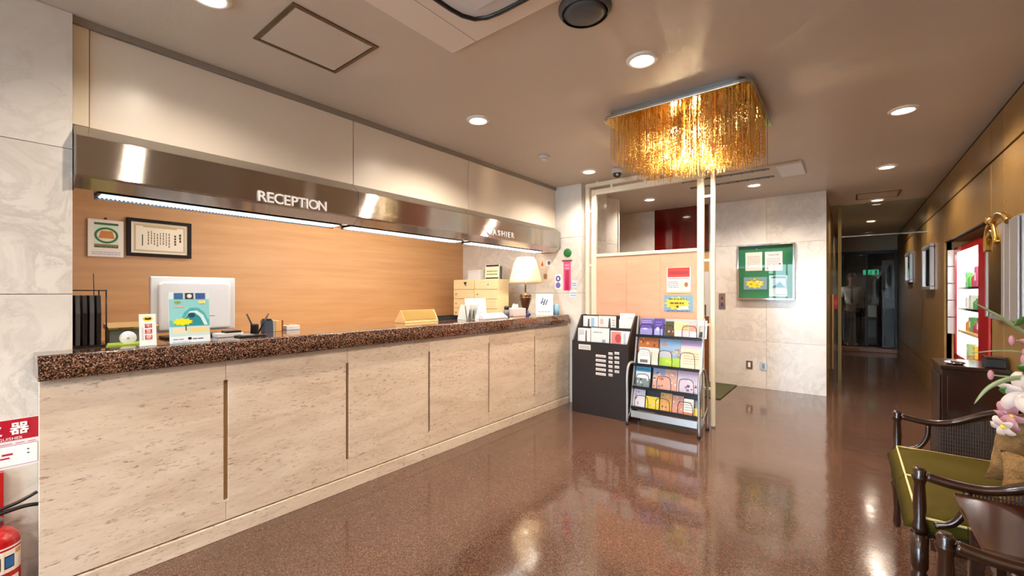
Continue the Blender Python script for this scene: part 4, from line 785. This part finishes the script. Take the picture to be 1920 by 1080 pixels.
q = card('plaque_face', None, None, (.014, 0, 0), FX, .196, .275, [('r', .17, .24, .85, .92, 'd8e8d4'), ('r', .17, .86, .85, .92, '2c5c28'), ('e', .51, .58, .34, .22, '17642c'), ('e', .51, .58, .27, .165, 'e4e0c4'), ('p', [(.28, .5), (.74, .5), (.68, .70), (.36, .70)], 'c87818'), ('r', .17, .24, .85, .34, '8a7030'), ('ln', .18, .255, .84, .33, 1, '2c3c18'), ('ln', .1, .06, .9, .16, 2, 'b8a8c0')], base='ece6de', t=.012, parent=ca)
m = MB(); m.ball((.008, 0, .287), .008, 8, 5); m.build('hook', 'ink_brown', ca)
# ================================================================== EXTINGUISHER AND ITS SIGN
es = card('extinguisher_sign', 'red and white fire extinguisher sign on the marble pillar', 'sign', (-2.7735, -.03, .558), FX, .43, .206, [('r', .005, .56, .995, .99, 'b0102c'), ('r', .02, .04, .98, .46, 'f0eef0'), ('r', .02, .455, .98, .465, '9a5a68'), ('r', .02, .04, .98, .05, '9a5a68'), ('r', .34, .04, .345, .46, '9a5a68'), ('r', .665, .04, .672, .46, '9a5a68'), ('r', .985, .04, .99, .46, '9a5a68'), ('r', .68, .38, .73, .45, 'b07080'), ('r', .75, .27, .82, .31, 'b01c38'), ('r', .74, .2, .80, .23, 'b01c38'), ('r', .58, .28, .64, .31, '904858'), ('e', .92, .34, .008, .014, '50505a'), ('e', .92, .26, .008, .014, '50505a'), ('ln', .03, .49, .97, .535, 1, 'c88a98')], base='f2e6e8', t=.003)
for k, chh in enumerate('消火器'): text(chh, .054, 'ink_white', 'print', es, loc=(.010 + .073 * k, -.0028, .162), rot=(PI / 2, 0, 0), bold=.0012)
text('EXTINGUISHER', .017, 'ink_white', 'print', es, loc=(.165, -.0028, .124), rot=(PI / 2, 0, 0), align='RIGHT')
ex = thing('fire_extinguisher', 'red fire extinguisher with black levers standing by the pillar', 'extinguisher', (-2.655, .055, 0))
m = MB(); m.lathe([(.066, 0), (.070, .01), (.070, .315), (.064, .335), (.045, .355), (.022, .366)], n=32); m.build('cylinder', 'ext_red', ex)
m = MB(); m.lathe([(.0712, .293), (.0712, .299)], n=32, cap=False); m.build('white_band', 'ink_white', ex)
m = MB(); rr = .0708
def patch(a0, a1, z0, z1, col, r=rr):
    m.cur = hx(col); n = 10
    for i in range(n):
        t0, t1 = math.radians(a0 + (a1 - a0) * i / n), math.radians(a0 + (a1 - a0) * (i + 1) / n)
        m.quad([(r * math.cos(t0), r * math.sin(t0), z0), (r * math.cos(t1), r * math.sin(t1), z0), (r * math.cos(t1), r * math.sin(t1), z1), (r * math.cos(t0), r * math.sin(t0), z1)])
patch(-70, 75, .06, .285, 'f0e8e0'); patch(-70, 75, .06, .2, 'b01a1e', .0710); patch(20, 45, .215, .265, '1a1a1c', .0711); patch(22, 43, .22, .26, '2a6ab0', .0713); patch(-12, 12, .215, .265, '1a1a1c', .0711); patch(-10, 10, .22, .26, 'e8c020', .0713); patch(-46, -22, .22, .26, 'e0dcd8', .0713); patch(48, 70, .262, .28, 'd8a468', .0711); patch(-60, 60, .12, .18, 'e8e0dc', .0712)
for k in range(5): patch(-50 + 20 * k, -38 + 20 * k, .135, .165, '9a3a44', .0714)
m.build('label', 'print', ex, recalc=False)
m = MB(); m.lathe([(.018, .3665), (.018, .385), (.024, .386), (.024, .40), (.014, .405)], n=14); m.build('valve', 'grey_panel', ex)
m = MB(); m.tube(curve([(0, -.05, .41), (0, .0, .43), (0, .06, .445), (0, .115, .47)], 4), .007, 6); m.build('upper_lever', 'black_plastic', ex)
m = MB(); m.tube(curve([(0, -.04, .408), (0, .02, .418), (0, .08, .424), (0, .118, .418)], 4), .008, 6); m.build('lower_lever', 'black_plastic', ex)
m = MB(); m.tube([(.012 * math.cos(a / 8 * PI), -.01, .452 + .014 * math.sin(a / 8 * PI)) for a in range(16)], .004, 6, close=True); m.build('safety_pin', 'ink_yellow', ex)
m = MB(); m.tube(curve([(0, -.02, .395), (-.0, -.09, .40), (.0, -.11, .30), (0, -.09, .1)], 5), .009, 8); m.build('hose', 'black_plastic', ex)
tag(B('sign_post', 'ext_red', None, -2.772, -2.745, .02, .082, 0, .555), 'red post behind the extinguisher below its sign', 'post')
# ================================================================== CORRIDOR
GY = 7.9
gd = thing('glass_door', 'glass door screen with brass post and pull bar at the corridor mouth', 'door', (-.1, GY, 0))
B('wall_post', 'brass', gd, -.2315, -.222, GY - .02, GY + .02, .002, CEIL - .002); B('brass_post', 'brass', gd, -.140, -.100, GY - .02, GY + .02, .002, CEIL - .002)
B('side_glass', 'clear_glass', gd, -.2215, -.1405, GY - .005, GY + .005, .02, 2.10); B('transom_bar', 'chrome', gd, -.0995, .798, GY - .012, GY + .012, 2.10, 2.115); B('transom_glass', 'clear_glass', gd, -.0995, .798, GY - .004, GY + .004, 2.1155, CEIL - .004)
h = B('pull_bar', 'pale_brass', gd, -.212, -.188, GY - .075, GY - .05, .17, 1.27, bevel=.006)
for z in (.3, 1.14): B('standoff', 'brass', h, -.205, -.195, GY - .0495, GY - .0055, z, z + .02)
card('door_sticker', 'red arrow sticker on the corridor glass behind the brass pull bar', 'sticker', (-.181, GY - .0085, 1.05), FY, .085, .20, [('p', [(.0, .5), (.4, .85), (.4, .65), (.6, .65), (.6, .85), (1, .5), (.6, .15), (.6, .35), (.4, .35), (.4, .15)], 'd03a30')], base='9a1418', t=.001)
def wallpic(y0, y1, z0, z1, label, mat):
    t = thing('wall_mirror', label, 'mirror', (.78, (y0 + y1) / 2, z0))
    w = .045
    for b in ((y0, y1, z0, z0 + w), (y0, y1, z1 - w, z1), (y0, y0 + w, z0 + w + .0002, z1 - w - .0002), (y1 - w, y1, z0 + w + .0002, z1 - w - .0002)): B('frame_bar', 'silver_leaf', t, .755, .7995, *b, bevel=.006)
    B('glass', mat, t, .775, .7995, y0 + w + .0002, y1 - w - .0002, z0 + w + .0002, z1 - w - .0002)
wallpic(9.45, 10.2, 1.46, 1.97, 'silver framed wall mirror farther down the corridor', 'mirror'); wallpic(7.2, 7.95, 1.33, 1.90, 'silver framed wall mirror nearer the red display case', 'mirror')
bl_ = thing('backroom_fill_lamp', 'dim round fill lamp added on the ceiling behind the corridor glass', 'lamp', (.15, 12.75, CEIL)); m = MB(); m.lathe([(.06, 0), (.06, -.02), (.05, -.03)], n=16); m.build('housing', 'white_plastic', bl_); m = MB(); m.lathe([(.045, -.0305), (.02, -.036), (.001, -.037)], n=16); m.build('lens', 'white_trim', bl_); spot('lamp', (0, 0, -.045), 3, (1, .95, .88), parent=bl_)  # fill lamp added to brighten the person behind the glass
# exit sign, machines behind the glass
ex_ = thing('exit_sign', 'green emergency exit sign glowing behind the corridor glass', 'sign', (.43, 15.395, 1.78))
B('box', 'black_metal', ex_, .27, .62, 15.36, 15.395, 1.77, 1.93); B('lit_face', 'exit_lit', ex_, .28, .61, 15.352, 15.3598, 1.78, 1.92)
m = MB(); m.ball((.45, 15.349, 1.893), .012, 8, 5, (1, .2, 1)); m.prism([(.43, 1.83), (.46, 1.885), (.475, 1.875), (.45, 1.825)], 15.348, 15.351, 'y'); m.prism([(.43, 1.835), (.40, 1.80), (.41, 1.79), (.445, 1.825)], 15.348, 15.351, 'y'); m.prism([(.45, 1.83), (.475, 1.79), (.485, 1.795), (.46, 1.835)], 15.348, 15.351, 'y'); m.prism([(.53, 1.79), (.58, 1.79), (.58, 1.905), (.53, 1.905)], 15.348, 15.351, 'y'); m.build('running_figure', 'ink_white', ex_, world=True)
vm = thing('wall_cabinet', 'tall pale cabinet on the wall behind the corridor glass', 'cabinet', (.75, 13.6, 1.3)); B('body', 'grey_panel', vm, .60, .95, 13.4, 13.6, 1.40, 2.05); B('door_gap', 'dark_room', vm, .71, .74, 13.398, 13.3998, 1.78, 1.95); B('bracket', 'black_metal', vm, .74, .80, 13.42, 13.58, 1.2, 1.399); B('foot_post', 'black_metal', vm, .75, .79, 13.48, 13.52, 0, 1.1998)
ck = thing('counter_box', 'pale grey box on a black pedestal behind the corridor glass', 'box', (.75, 13.1, .0)); B('box', 'dim_white', ck, .60, .92, 13.0, 13.25, .93, 1.16, bevel=.005); B('pedestal', 'black_metal', ck, .62, .90, 13.02, 13.23, 0, .9298)
sg = thing('floor_sign', 'pale framed floor stand behind the corridor glass beside the person', 'stand', (.42, 13.6, 0)); B('frame', 'speaker_grey', sg, .28, .52, 13.58, 13.62, .03, 1.25); B('upper_face', 'dim_white', sg, .30, .50, 13.570, 13.5798, .70, .98); B('lower_face', 'grey_panel', sg, .30, .50, 13.570, 13.5798, .2, .62); B('base', 'black_metal', sg, .25, .55, 13.5, 13.7, 0, .0298)
# person behind the glass
pe = thing('person', 'person in white shirt and dark tie standing behind the corridor glass', 'person', (.03, 12.85, 0))
def skinmesh(name, mat, joints, edges, parent, sub=2):
    me = bpy.data.meshes.new(name); me.from_pydata([j[0] for j in joints], edges, []); o = bpy.data.objects.new(name, me); COL.objects.link(o); o.parent = parent; me.materials.append(MATS[mat])
    md = o.modifiers.new('skin', 'SKIN'); md.use_smooth_shade = True
    sv = me.skin_vertices[0].data if len(me.skin_vertices) else None
    if sv is None: return o
    for i, j in enumerate(joints): r = j[1]; sv[i].radius = r if isinstance(r, tuple) else (r, r)
    sv[0].use_root = True
    ss = o.modifiers.new('sub', 'SUBSURF'); ss.levels = sub; ss.render_levels = sub
    bpy.context.view_layer.update(); me2 = bpy.data.meshes.new_from_object(o.evaluated_get(bpy.context.evaluated_depsgraph_get())); o.modifiers.clear(); o.data = me2
    return o
def addskin(me): pass
def body_mesh(name, mat, joints, edges, parent, sub=2):
    bm = bmesh.new(); lay = bm.verts.layers.skin.verify(); vs = []
    for k, (co, r) in enumerate(joints):
        v = bm.verts.new(co); d = v[lay]; d.radius = r if isinstance(r, tuple) else (r, r); d.use_root = (k == 0); vs.append(v)
    for a, b in edges: bm.edges.new((vs[a], vs[b]))
    me = bpy.data.meshes.new(name); bm.to_mesh(me); bm.free()
    me.materials.append(MATS[mat]); o = bpy.data.objects.new(name, me); COL.objects.link(o); o.parent = parent
    md = o.modifiers.new('skin', 'SKIN'); md.use_smooth_shade = True
    ss = o.modifiers.new('sub', 'SUBSURF'); ss.levels = sub; ss.render_levels = sub
    bpy.context.view_layer.update(); me2 = bpy.data.meshes.new_from_object(o.evaluated_get(bpy.context.evaluated_depsgraph_get())); o.modifiers.clear(); o.data = me2
    return o
J = [((0, 0, .93), (.12, .08)), ((0, 0, 1.15), (.12, .08)), ((0, .005, 1.36), (.13, .085)), ((0, .01, 1.45), (.06, .055)), ((0, 0, 1.53), (.048, .05)), ((0, -.01, 1.60), (.07, .085)), ((0, -.01, 1.68), (.068, .08)),
     ((-.15, .01, 1.385), .05), ((-.21, .0, 1.14), .042), ((-.19, -.12, 1.00), .032), ((-.17, -.17, .97), .03),
     ((.15, .01, 1.385), .05), ((.21, .02, 1.13), .042), ((.235, -.04, .88), .032), ((.245, -.06, .80), .03),
     ((-.09, 0, .86), .085), ((-.10, -.01, .48), .058), ((-.10, .02, .09), .042), ((-.11, -.12, .035), .036),
     ((.09, 0, .86), .085), ((.10, -.01, .48), .058), ((.10, .02, .09), .042), ((.11, -.12, .035), .036)]
E_ = [(0, 1), (1, 2), (2, 3), (3, 4), (4, 5), (5, 6), (2, 7), (7, 8), (8, 9), (9, 10), (2, 11), (11, 12), (12, 13), (13, 14), (0, 15), (15, 16), (16, 17), (17, 18), (0, 19), (19, 20), (20, 21), (21, 22)]
body_mesh('body', 'skin', J, E_, pe)
S_ = [((0, 0, .95), (.145, .105)), ((0, 0, 1.15), (.145, .105)), ((0, .005, 1.36), (.155, .11)), ((0, .01, 1.455), (.075, .07)), ((-.15, .01, 1.385), .062), ((-.205, .0, 1.17), .055), ((.15, .01, 1.385), .062), ((.205, .02, 1.17), .055)]
body_mesh('shirt', 'shirt', S_, [(0, 1), (1, 2), (2, 3), (2, 4), (4, 5), (2, 6), (6, 7)], pe)
T_ = [((0, 0, .95), (.15, .11)), ((-.092, 0, .84), .105), ((-.10, -.01, .48), .08), ((-.10, .02, .08), .066), ((.092, 0, .84), .105), ((.10, -.01, .48), .08), ((.10, .02, .08), .066)]
body_mesh('trousers', 'trousers', T_, [(0, 1), (1, 2), (2, 3), (0, 4), (4, 5), (5, 6)], pe)
m = MB(); m.prism([(-.018, 1.46), (.018, 1.46), (.012, 1.42), (.03, 1.08), (0, 1.03), (-.03, 1.08), (-.012, 1.42)], -.132, -.122, 'y'); m.build('tie', 'trousers', pe)
m = MB(); m.ball((0, .012, 1.685), .088, 16, 10, (.92, 1.08, .85)); m.build('hair', 'hair', pe)
m = MB(); m.ball((-.025, -.086, 1.645), .009, 8, 5); m.ball((.025, -.086, 1.645), .009, 8, 5); m.build('eyes', 'hair', pe); m = MB(); m.ball((0, -.098, 1.615), .014, 8, 5, (.8, 1, 1.4)); m.build('nose', 'skin', pe); m = MB(); m.ball((0, -.09, 1.578), .018, 8, 5, (1, .4, .3)); m.build('mouth', 'ink_brown', pe)
for s_ in (-1, 1):
    m = MB(); m.ball((s_ * .072, -.005, 1.625), .02, 8, 5, (.4, .7, 1.2)); m.build('ear', 'skin', pe); m = MB(); m.ball((s_ * .11, -.06, .045), .05, 12, 7, (1, 2.4, .88)); m.build('shoe', 'shoe', pe)
for hxx, hy, hz, s_ in ((-.16, -.19, .955, 1), (.246, -.07, .77, -1)):
    m = MB()
    for k in range(4): x = hxx + (k - 1.5) * .017; l = (.05, .058, .054, .042)[k]; m.tube([(x, hy, hz), (x, hy - .02, hz - l * .55), (x + .002, hy - .012, hz - l)], [.009, .0085, .006], 6)
    m.tube([(hxx + s_ * .03, hy, hz + .02), (hxx + s_ * .05, hy - .015, hz - .005), (hxx + s_ * .045, hy - .02, hz - .03)], [.010, .009, .007], 6); m.build('fingers', 'skin', pe)

# ================================================================== DISPLAY CASE IN THE RECESS
ds = thing('display_case', 'red illuminated display case set into the gold wall', 'display case', (1.1, 5.6, 0))
B('near_post', 'red_gloss', ds, .865, 1.50, 5.01, 5.40, .0, 1.77, bevel=.02); B('far_post', 'red_gloss', ds, .865, 1.50, 6.42, 6.48, .0, 1.77); B('top_rail', 'red_gloss', ds, .865, 1.50, 5.4005, 6.4195, 1.71, 1.77); B('base_box', 'red_gloss', ds, .865, 1.50, 5.4005, 6.4195, 0, .66)
B('back_light', 'case_lit', ds, 1.02, 1.04, 5.4005, 6.4195, .6605, 1.7095); B('glass_front', 'case_glass', ds, .872, .877, 5.4005, 6.4195, .6605, 1.7095)
B('inner_side', 'white_plastic', ds, .88, 1.0195, 5.4005, 5.406, .6605, 1.7095); B('inner_side', 'case_lit', ds, .88, 1.0195, 6.414, 6.4195, .6605, 1.7095)
for z in (.89, 1.12, 1.33): B('shelf', 'light_wood' if z < 1 else 'chrome', ds, .885, 1.0195, 5.4065, 6.4135, z, z + .022)
for k in range(5): B('side_shelf_panel', 'white_plastic', ds, .79 + .03, .8645, 6.485, 6.50, .86 + k * .18, 1.03 + k * .18)
cols = ['e8c840', 'c84a30', '58a048', 'e8e4d8', '4878b8', 'e89048', 'b83860', 'a8d088']
for nm_, c_ in zip('abcdefgh', cols): pm('product_' + nm_, c_, .4)
for zi, (z, n, hh) in enumerate(((.661, 3, .17), (.913, 5, .14), (1.143, 5, .13), (1.353, 6, .18))):
    for k in range(n):
        y = 5.52 + .84 * (k + .5) / n; nmx = 'product_' + random.choice('abcdefgh'); h_ = hh * random.uniform(.7, 1.1); kind = random.randint(0, 1)
        nth = ('first', 'second', 'third', 'fourth', 'fifth', 'sixth')[k]; lvl = ('floor', 'lowest shelf', 'middle shelf', 'top shelf')[zi]
        t = thing('product_bottle' if kind else 'product_box', '%s sample pack from the red post on the %s of the display case' % (nth, lvl), 'product', (.955, y, z), group='samples in the display case')
        m = MB()
        if kind: m.lathe([(.03, 0), (.034, .01), (.034, h_ * .6), (.014, h_ * .8), (.014, h_ * .92)], n=12); m.build('bottle_body', nmx, t); m = MB(); m.lathe([(.016, h_ * .9205), (.016, h_)], n=10); m.build('cap', 'ink_white', t)
        else: m.box(-.03, .03, -.045, .045, 0, h_); m.build('carton', nmx, t, bevel=.003); m = MB(); m.box(-.0312, -.0302, -.03, .03, h_ * .3, h_ * .7); m.build('label', 'ink_white', t)
arearect('lamp', (-.155, .31, 1.70), .10, .9, 7, (.93, 1, .97), parent=ds)
# mirror with gold crest
mi = thing('crested_mirror', 'silver framed mirror with a gilt arched crest on the gold wall', 'mirror', (.77, 4.0, 1.12))
B('back_box', 'silver_leaf', mi, .745, .7995, 3.60, 4.36, 1.12, 1.74, bevel=.006)
B('glass', 'mirror', mi, .738, .7448, 3.96, 4.31, 1.16, 1.66)
for y0, y1 in ((4.315, 4.355), (3.90, 3.955), (3.78, 3.89), (3.62, 3.77)): B('bevel_strip', 'silver_leaf', mi, .732, .7448, y0, y1, 1.13, 1.73, bevel=.005)
m = MB(); m.tube(curve([(.735, 4.33, 1.58), (.735, 4.31, 1.70), (.735, 4.22, 1.76), (.735, 4.13, 1.73), (.735, 4.06, 1.62), (.735, 4.13, 1.68), (.735, 4.20, 1.70), (.735, 4.27, 1.66), (.735, 4.30, 1.58)], 5), .016, 8); m.build('gilt_arch', 'gold_trim', mi, world=True)
m = MB(); m.tube(curve([(.735, 4.20, 1.76), (.735, 4.05, 1.79), (.735, 3.90, 1.77), (.735, 3.80, 1.72)], 5), .02, 8); m.ball((.735, 4.21, 1.775), .03, 10, 6); m.build('gilt_scroll', 'gold_trim', mi, world=True)
# cabinet
sc_ = thing('side_cabinet', 'low dark wood cabinet against the gold wall beside the display case', 'cabinet', (.64, 4.22, 0))
B('carcass', 'dark_wood', sc_, .485, .795, 4.065, 4.47, .0, .785, bevel=.003); B('top', 'dark_wood', sc_, .474, .797, 4.05, 4.485, .7855, .81, bevel=.004); B('end_panel', 'dark_wood', sc_, .51, .77, 4.055, 4.0645, .06, .74, bevel=.003); B('door_panel', 'dark_wood', sc_, .476, .4845, 4.09, 4.45, .06, .74, bevel=.003)
m = MB(); m.lathe([(.04, 0), (.055, .012), (.052, .014), (.036, .004)], n=20); o = m.build('ashtray', 'chrome', None, loc=(.56, 4.16, .8105)); tag(o, 'small chrome dish on the dark side cabinet', 'dish')
bx = thing('small_box', 'small dark box at the wall end of the side cabinet', 'box', (.735, 4.14, .8105)); B('box', 'black_plastic', bx, .69, .785, 4.09, 4.20, .811, .87, bevel=.004); B('lid', 'dark_wood', bx, .688, .787, 4.088, 4.202, .8705, .882, bevel=.002)

# ================================================================== SETTEE AND ARMCHAIR
def seat(name, label, cat, y0, y1, ncush):
    t = thing(name, label, cat, (.48, (y0 + y1) / 2, 0)); W_ = 'dark_wood'; xf, xb = .205, .735
    leg = [(.014, 0), (.018, .02), (.014, .10), (.020, .20), (.027, .235), (.018, .25), (.026, .27), (.026, .395)]
    for y in (y0, y1):
        m = MB(); m.lathe(leg, xf, y, 12); m.build('front_leg', W_, t, world=True)
        m = MB(); m.lathe([(.022, .3955), (.024, .42), (.017, .44), (.020, .50), (.016, .58), (.022, .60), (.024, .605), (.017, .615), (.021, .63), (.012, .642)], xf, y, 14); m.build('arm_post', W_, t, world=True)
        m = MB(); m.tube([(xb - .02, y, 0), (xb, y, .40), (xb + .02, y, .70)], [.016, .02, .018], 8); m.build('rear_leg', W_, t, world=True)
        s_ = 1 if y == y1 else -1
        m = MB(); m.tube(curve([(xf + .018, y, .612), (.29, y, .600), (.37, y, .600), (.44, y, .622), (.52, y, .665), (.60, y, .70), (.68, y - s_ * .02, .735), (.735, y - s_ * .10, .76)], 5), [.017] * 15 + [.019] * 21, 10); m.build('arm_rail', W_, t, world=True)
        m = MB(); m.tube(curve([(.33, y, .585), (.325, y, .52), (.295, y, .46), (.245, y, .435)], 4), .013, 8); m.build('arm_brace', W_, t, world=True)
        m = MB(); n = 42
        for k in range(n):
            x = .34 + .38 * k / (n - 1); zt = .585 if x < .40 else .585 + (x - .40) * .42; m.box(x - .0022, x + .0022, y - .003, y + .003, .40, zt)
        for k in range(9): z = .42 + .02 * k; m.box(.34, .72, y - .0015, y + .0015, z, z + .003)
        m.build('arm_cane', 'cane', t, world=True, kind='stuff', recalc=False)
    m = MB(); m.tube(curve([(.735, y0 + .10, .76), (.75, (y0 + y1) / 2, .79), (.735, y1 - .10, .76)], 6), .019, 10); m.build('back_rail', W_, t, world=True)
    m = MB(); n = int((y1 - y0) / .012)
    for k in range(n): y = y0 + .02 + (y1 - y0 - .04) * k / (n - 1); m.box(.740, .745, y - .002, y + .002, .40, .765)
    m.build('back_cane', 'cane', t, world=True, kind='stuff', recalc=False)
    B('front_rail', W_, t, xf - .02, xf + .02, y0 + .027, y1 - .027, .345, .398, bevel=.006); B('rear_rail', W_, t, .715, .738, y0 + .02, y1 - .02, .34, .395)
    for y in (y0, y1): B('side_rail', W_, t, xf + .028, .712, y - .018, y + .018, .345, .392, bevel=.004)
    B('seat_board', 'cane', t, xf + .021, .714, y0 + .028, y1 - .028, .372, .392)
    w = (y1 - y0 - .03) / ncush
    for k in range(ncush):
        a, b = y0 + .015 + k * w + .004, y0 + .015 + (k + 1) * w - .004
        m = MB(); nx, ny = 14, 12; m.smooth = True
        x0, x1 = .163, .70
        def P_(i, j, top):
            u, v = i / nx, j / ny; e = (1 - (2 * u - 1) ** 6) * (1 - (2 * v - 1) ** 6); xs = x0 + (.040 if top else 0); return (xs + (x1 - xs) * u, a + (b - a) * v, (.445 + .022 * e) if top else .3985)
        for top in (True, False):
            o_ = len(m.v); m.v += [P_(i, j, top) for i in range(nx + 1) for j in range(ny + 1)]
            for i in range(nx):
                for j in range(ny): q = o_ + i * (ny + 1) + j; m.face([q, q + 1, q + ny + 2, q + ny + 1])
        rim = [(i, 0) for i in range(nx)] + [(nx, j) for j in range(ny)] + [(i, ny) for i in range(nx, 0, -1)] + [(0, j) for j in range(ny, 0, -1)]; N2 = (nx + 1) * (ny + 1)
        for q in range(len(rim)):
            (i, j), (i2, j2) = rim[q], rim[(q + 1) % len(rim)]; A_, B_ = i * (ny + 1) + j, i2 * (ny + 1) + j2; m.face([A_, B_, N2 + B_, N2 + A_])
        cu_ = m.build('cushion', 'olive_cushion', t, world=True)
        pth = [Vector(P_(i, j, True)) + Vector((0, 0, .002)) for i, j in rim]; m = MB(); m.tube([tuple(p) for p in pth], .0045, 6, close=True); m.build('piping', 'piping_cream', cu_, world=True)
    return t
seat('settee', 'dark cane settee with two olive green cushions along the gold wall', 'settee', 2.215, 3.20, 2)
seat('armchair', 'dark wood cane armchair at the bottom right corner of the photo', 'armchair', 1.08, 1.655, 1)
# throw cushions on the settee
def pillow(name, label, mat, loc, rot, w, h, th, dent=0):
    m = MB(); m.smooth = True; n = 18
    for sgn in (1, -1):
        o_ = len(m.v)
        for i in range(n + 1):
            for j in range(n + 1):
                u, v = 2 * i / n - 1, 2 * j / n - 1; e = max(0, (1 - u * u) * (1 - v * v)) ** .42; pin = 1 - .10 * (1 - abs(u) ** 2) * abs(v) ** 2 ; pin2 = 1 - .10 * (1 - abs(v) ** 2) * abs(u) ** 2
                dz = -dent * h * math.exp(-(u / .35) ** 2) * max(0, v) ** 2
                m.v.append((w / 2 * u * pin2 + random.uniform(-.001, .001), sgn * th / 2 * e + random.uniform(-.0015, .0015), h / 2 * (v * pin + 1) + dz))
        for i in range(n):
            for j in range(n): q = o_ + i * (n + 1) + j; m.face([q, q + 1, q + n + 2, q + n + 1])
    bpy.context.view_layer.update()
    o = m.build(name, mat, None, loc=loc, rot=rot); tag(o, label, 'cushion'); return o
pillow('throw_cushion', 'brown tapestry throw cushion leaning at the back of the settee', 'tapestry', (.615, 2.80, .455), (-.10, .20, .35), .34, .31, .12)
pillow('throw_cushion', 'golden plush throw cushion in front, slumped on the settee seat', 'gold_plush', (.60, 2.50, .458), (-.15, .12, .15), .32, .21, .13, .30)

# ================================================================== SIDE TABLE AND FLOWERS
st = thing('side_table', 'dark polished wood side table between the settee and the armchair', 'table', (.53, 1.95, 0))
B('top', 'table_wood', st, .287, .785, 1.735, 2.165, .565, .59, bevel=.006); B('apron', 'dark_wood', st, .32, .76, 1.77, 2.13, .50, .5645)
for x in (.335, .745):
    for y in (1.785, 2.115): B('leg', 'dark_wood', st, x - .018, x + .018, y - .018, y + .018, 0, .4995, bevel=.003)
B('lower_shelf', 'dark_wood', st, .3535, .7265, 1.80, 2.10, .18, .195)
fl = thing('flower_arrangement', 'arrangement of white lilies, pink blooms and leaves in a vase', 'flowers', (.60, 1.95, .5905))
m = MB(); m.lathe([(.05, 0), (.055, .01), (.075, .10), (.07, .17), (.045, .21), (.055, .23)], n=24); m.build('vase', 'vase', fl)
def blade(name, pts, wd, mat, parent):
    P = curve(pts, 6); m = MB(); n = len(P); o_ = 0; m.smooth = True
    for i, p in enumerate(P):
        t = i / (n - 1); d = (P[min(i + 1, n - 1)] - P[max(i - 1, 0)]).normalized(); s_ = d.cross(Vector((.5, .8, .3))).normalized(); w = wd * (math.sin(PI * min(1, .12 + t * .88)) ** .7) + .0006
        up = d.cross(s_) * (w * .25); m.v += [tuple(p - s_ * w + up), tuple(p), tuple(p + s_ * w + up)]
    for i in range(n - 1):
        for k in range(2): a = i * 3 + k; m.face([a, a + 1, a + 4, a + 3])
    o = m.build(name, mat, parent, world=True, recalc=False); sd2 = o.modifiers.new('s', 'SOLIDIFY'); sd2.thickness = .0012; return o
V0 = (.60, 1.95, .80)
def flower(c, axis, n, ln, wd, mat, curl=.5, name='lily'):
    c = Vector(c); ax = Vector(axis).normalized(); s1 = ax.cross(Vector((0, 0, 1))).normalized(); s2 = ax.cross(s1)
    m = MB(); m.tube(curve([V0, ((V0[0] + c.x) / 2, (V0[1] + c.y) / 2, max(c.z, .85) - .02), tuple(c - ax * .02)], 5), .003, 6); st_ = m.build('stem', 'leaf', fl, world=True)
    for k in range(n):
        a = 2 * PI * k / n + random.uniform(-.1, .1); d = s1 * math.cos(a) + s2 * math.sin(a)
        blade('petal', [c, c + ax * ln * .45 + d * ln * .35, c + ax * ln * .55 + d * ln * .8, c + ax * ln * (.55 - curl * .4) + d * ln * 1.1], wd, mat, st_)
    m = MB(); m.ball(tuple(c + ax * .012), .007, 8, 5); m.build('stamen', 'ink_yellow', st_, world=True)
flower((.425, 1.95, .995), (-.75, -.5, .35), 6, .062, .017, 'petal')
flower((.400, 1.98, .925), (-.8, -.5, -.1), 6, .042, .012, 'petal_pink')
flower((.375, 1.96, .895), (-.7, -.6, -.3), 5, .030, .010, 'petal')
flower((.44, 1.93, 1.14), (-.6, -.6, .5), 6, .040, .011, 'petal_pink')
flower((.50, 2.0, 1.05), (-.3, -.8, .5), 6, .06, .017, 'petal')
flower((.64, 1.90, 1.08), (.2, -.8, .6), 6, .06, .017, 'petal')
for c_ in ((.383, 1.95, 1.155), (.340, 1.95, 1.045), (.405, 1.94, 1.10)):
    m = MB(); m.tube(curve([V0, ((V0[0] + c_[0]) / 2, 1.95, c_[2] - .03), c_], 5), .0022, 5); s_ = m.build('bud_stem', 'leaf_pale', fl, world=True); m = MB(); m.ball(c_, .009, 10, 7, (.8, .8, 1.7)); m.build('bud', 'petal_pink', s_, world=True)
blade('long_leaf', [V0, (.48, 1.95, 1.03), (.40, 1.95, 1.045), (.34, 1.95, 1.01), (.305, 1.95, .95)], .007, 'leaf_pale', fl)
blade('long_leaf', [V0, (.50, 1.95, 1.10), (.42, 1.95, 1.17), (.36, 1.95, 1.225), (.305, 1.95, 1.268)], .006, 'leaf_pale', fl)
blade('long_leaf', [V0, (.50, 1.95, 1.06), (.42, 1.96, 1.115), (.36, 1.96, 1.12), (.30, 1.96, 1.108)], .003, 'leaf_pale', fl)
blade('long_leaf', [V0, (.52, 1.95, 1.12), (.45, 1.93, 1.20), (.41, 1.93, 1.22), (.38, 1.92, 1.20)], .016, 'leaf', fl)
for a in ((.36, 1.97, 1.0), (.40, 1.99, 1.07), (.43, 1.98, .88), (.47, 1.9, 1.02), (.70, 1.95, 1.0), (.66, 2.05, .98), (.56, 1.84, .96)):
    blade('leaf', [V0, ((V0[0] * .4 + a[0] * .6), a[1], a[2] - .01), (a[0] + (.03 if a[0] < .6 else -.03), a[1], a[2]), a], .022, 'leaf', fl)
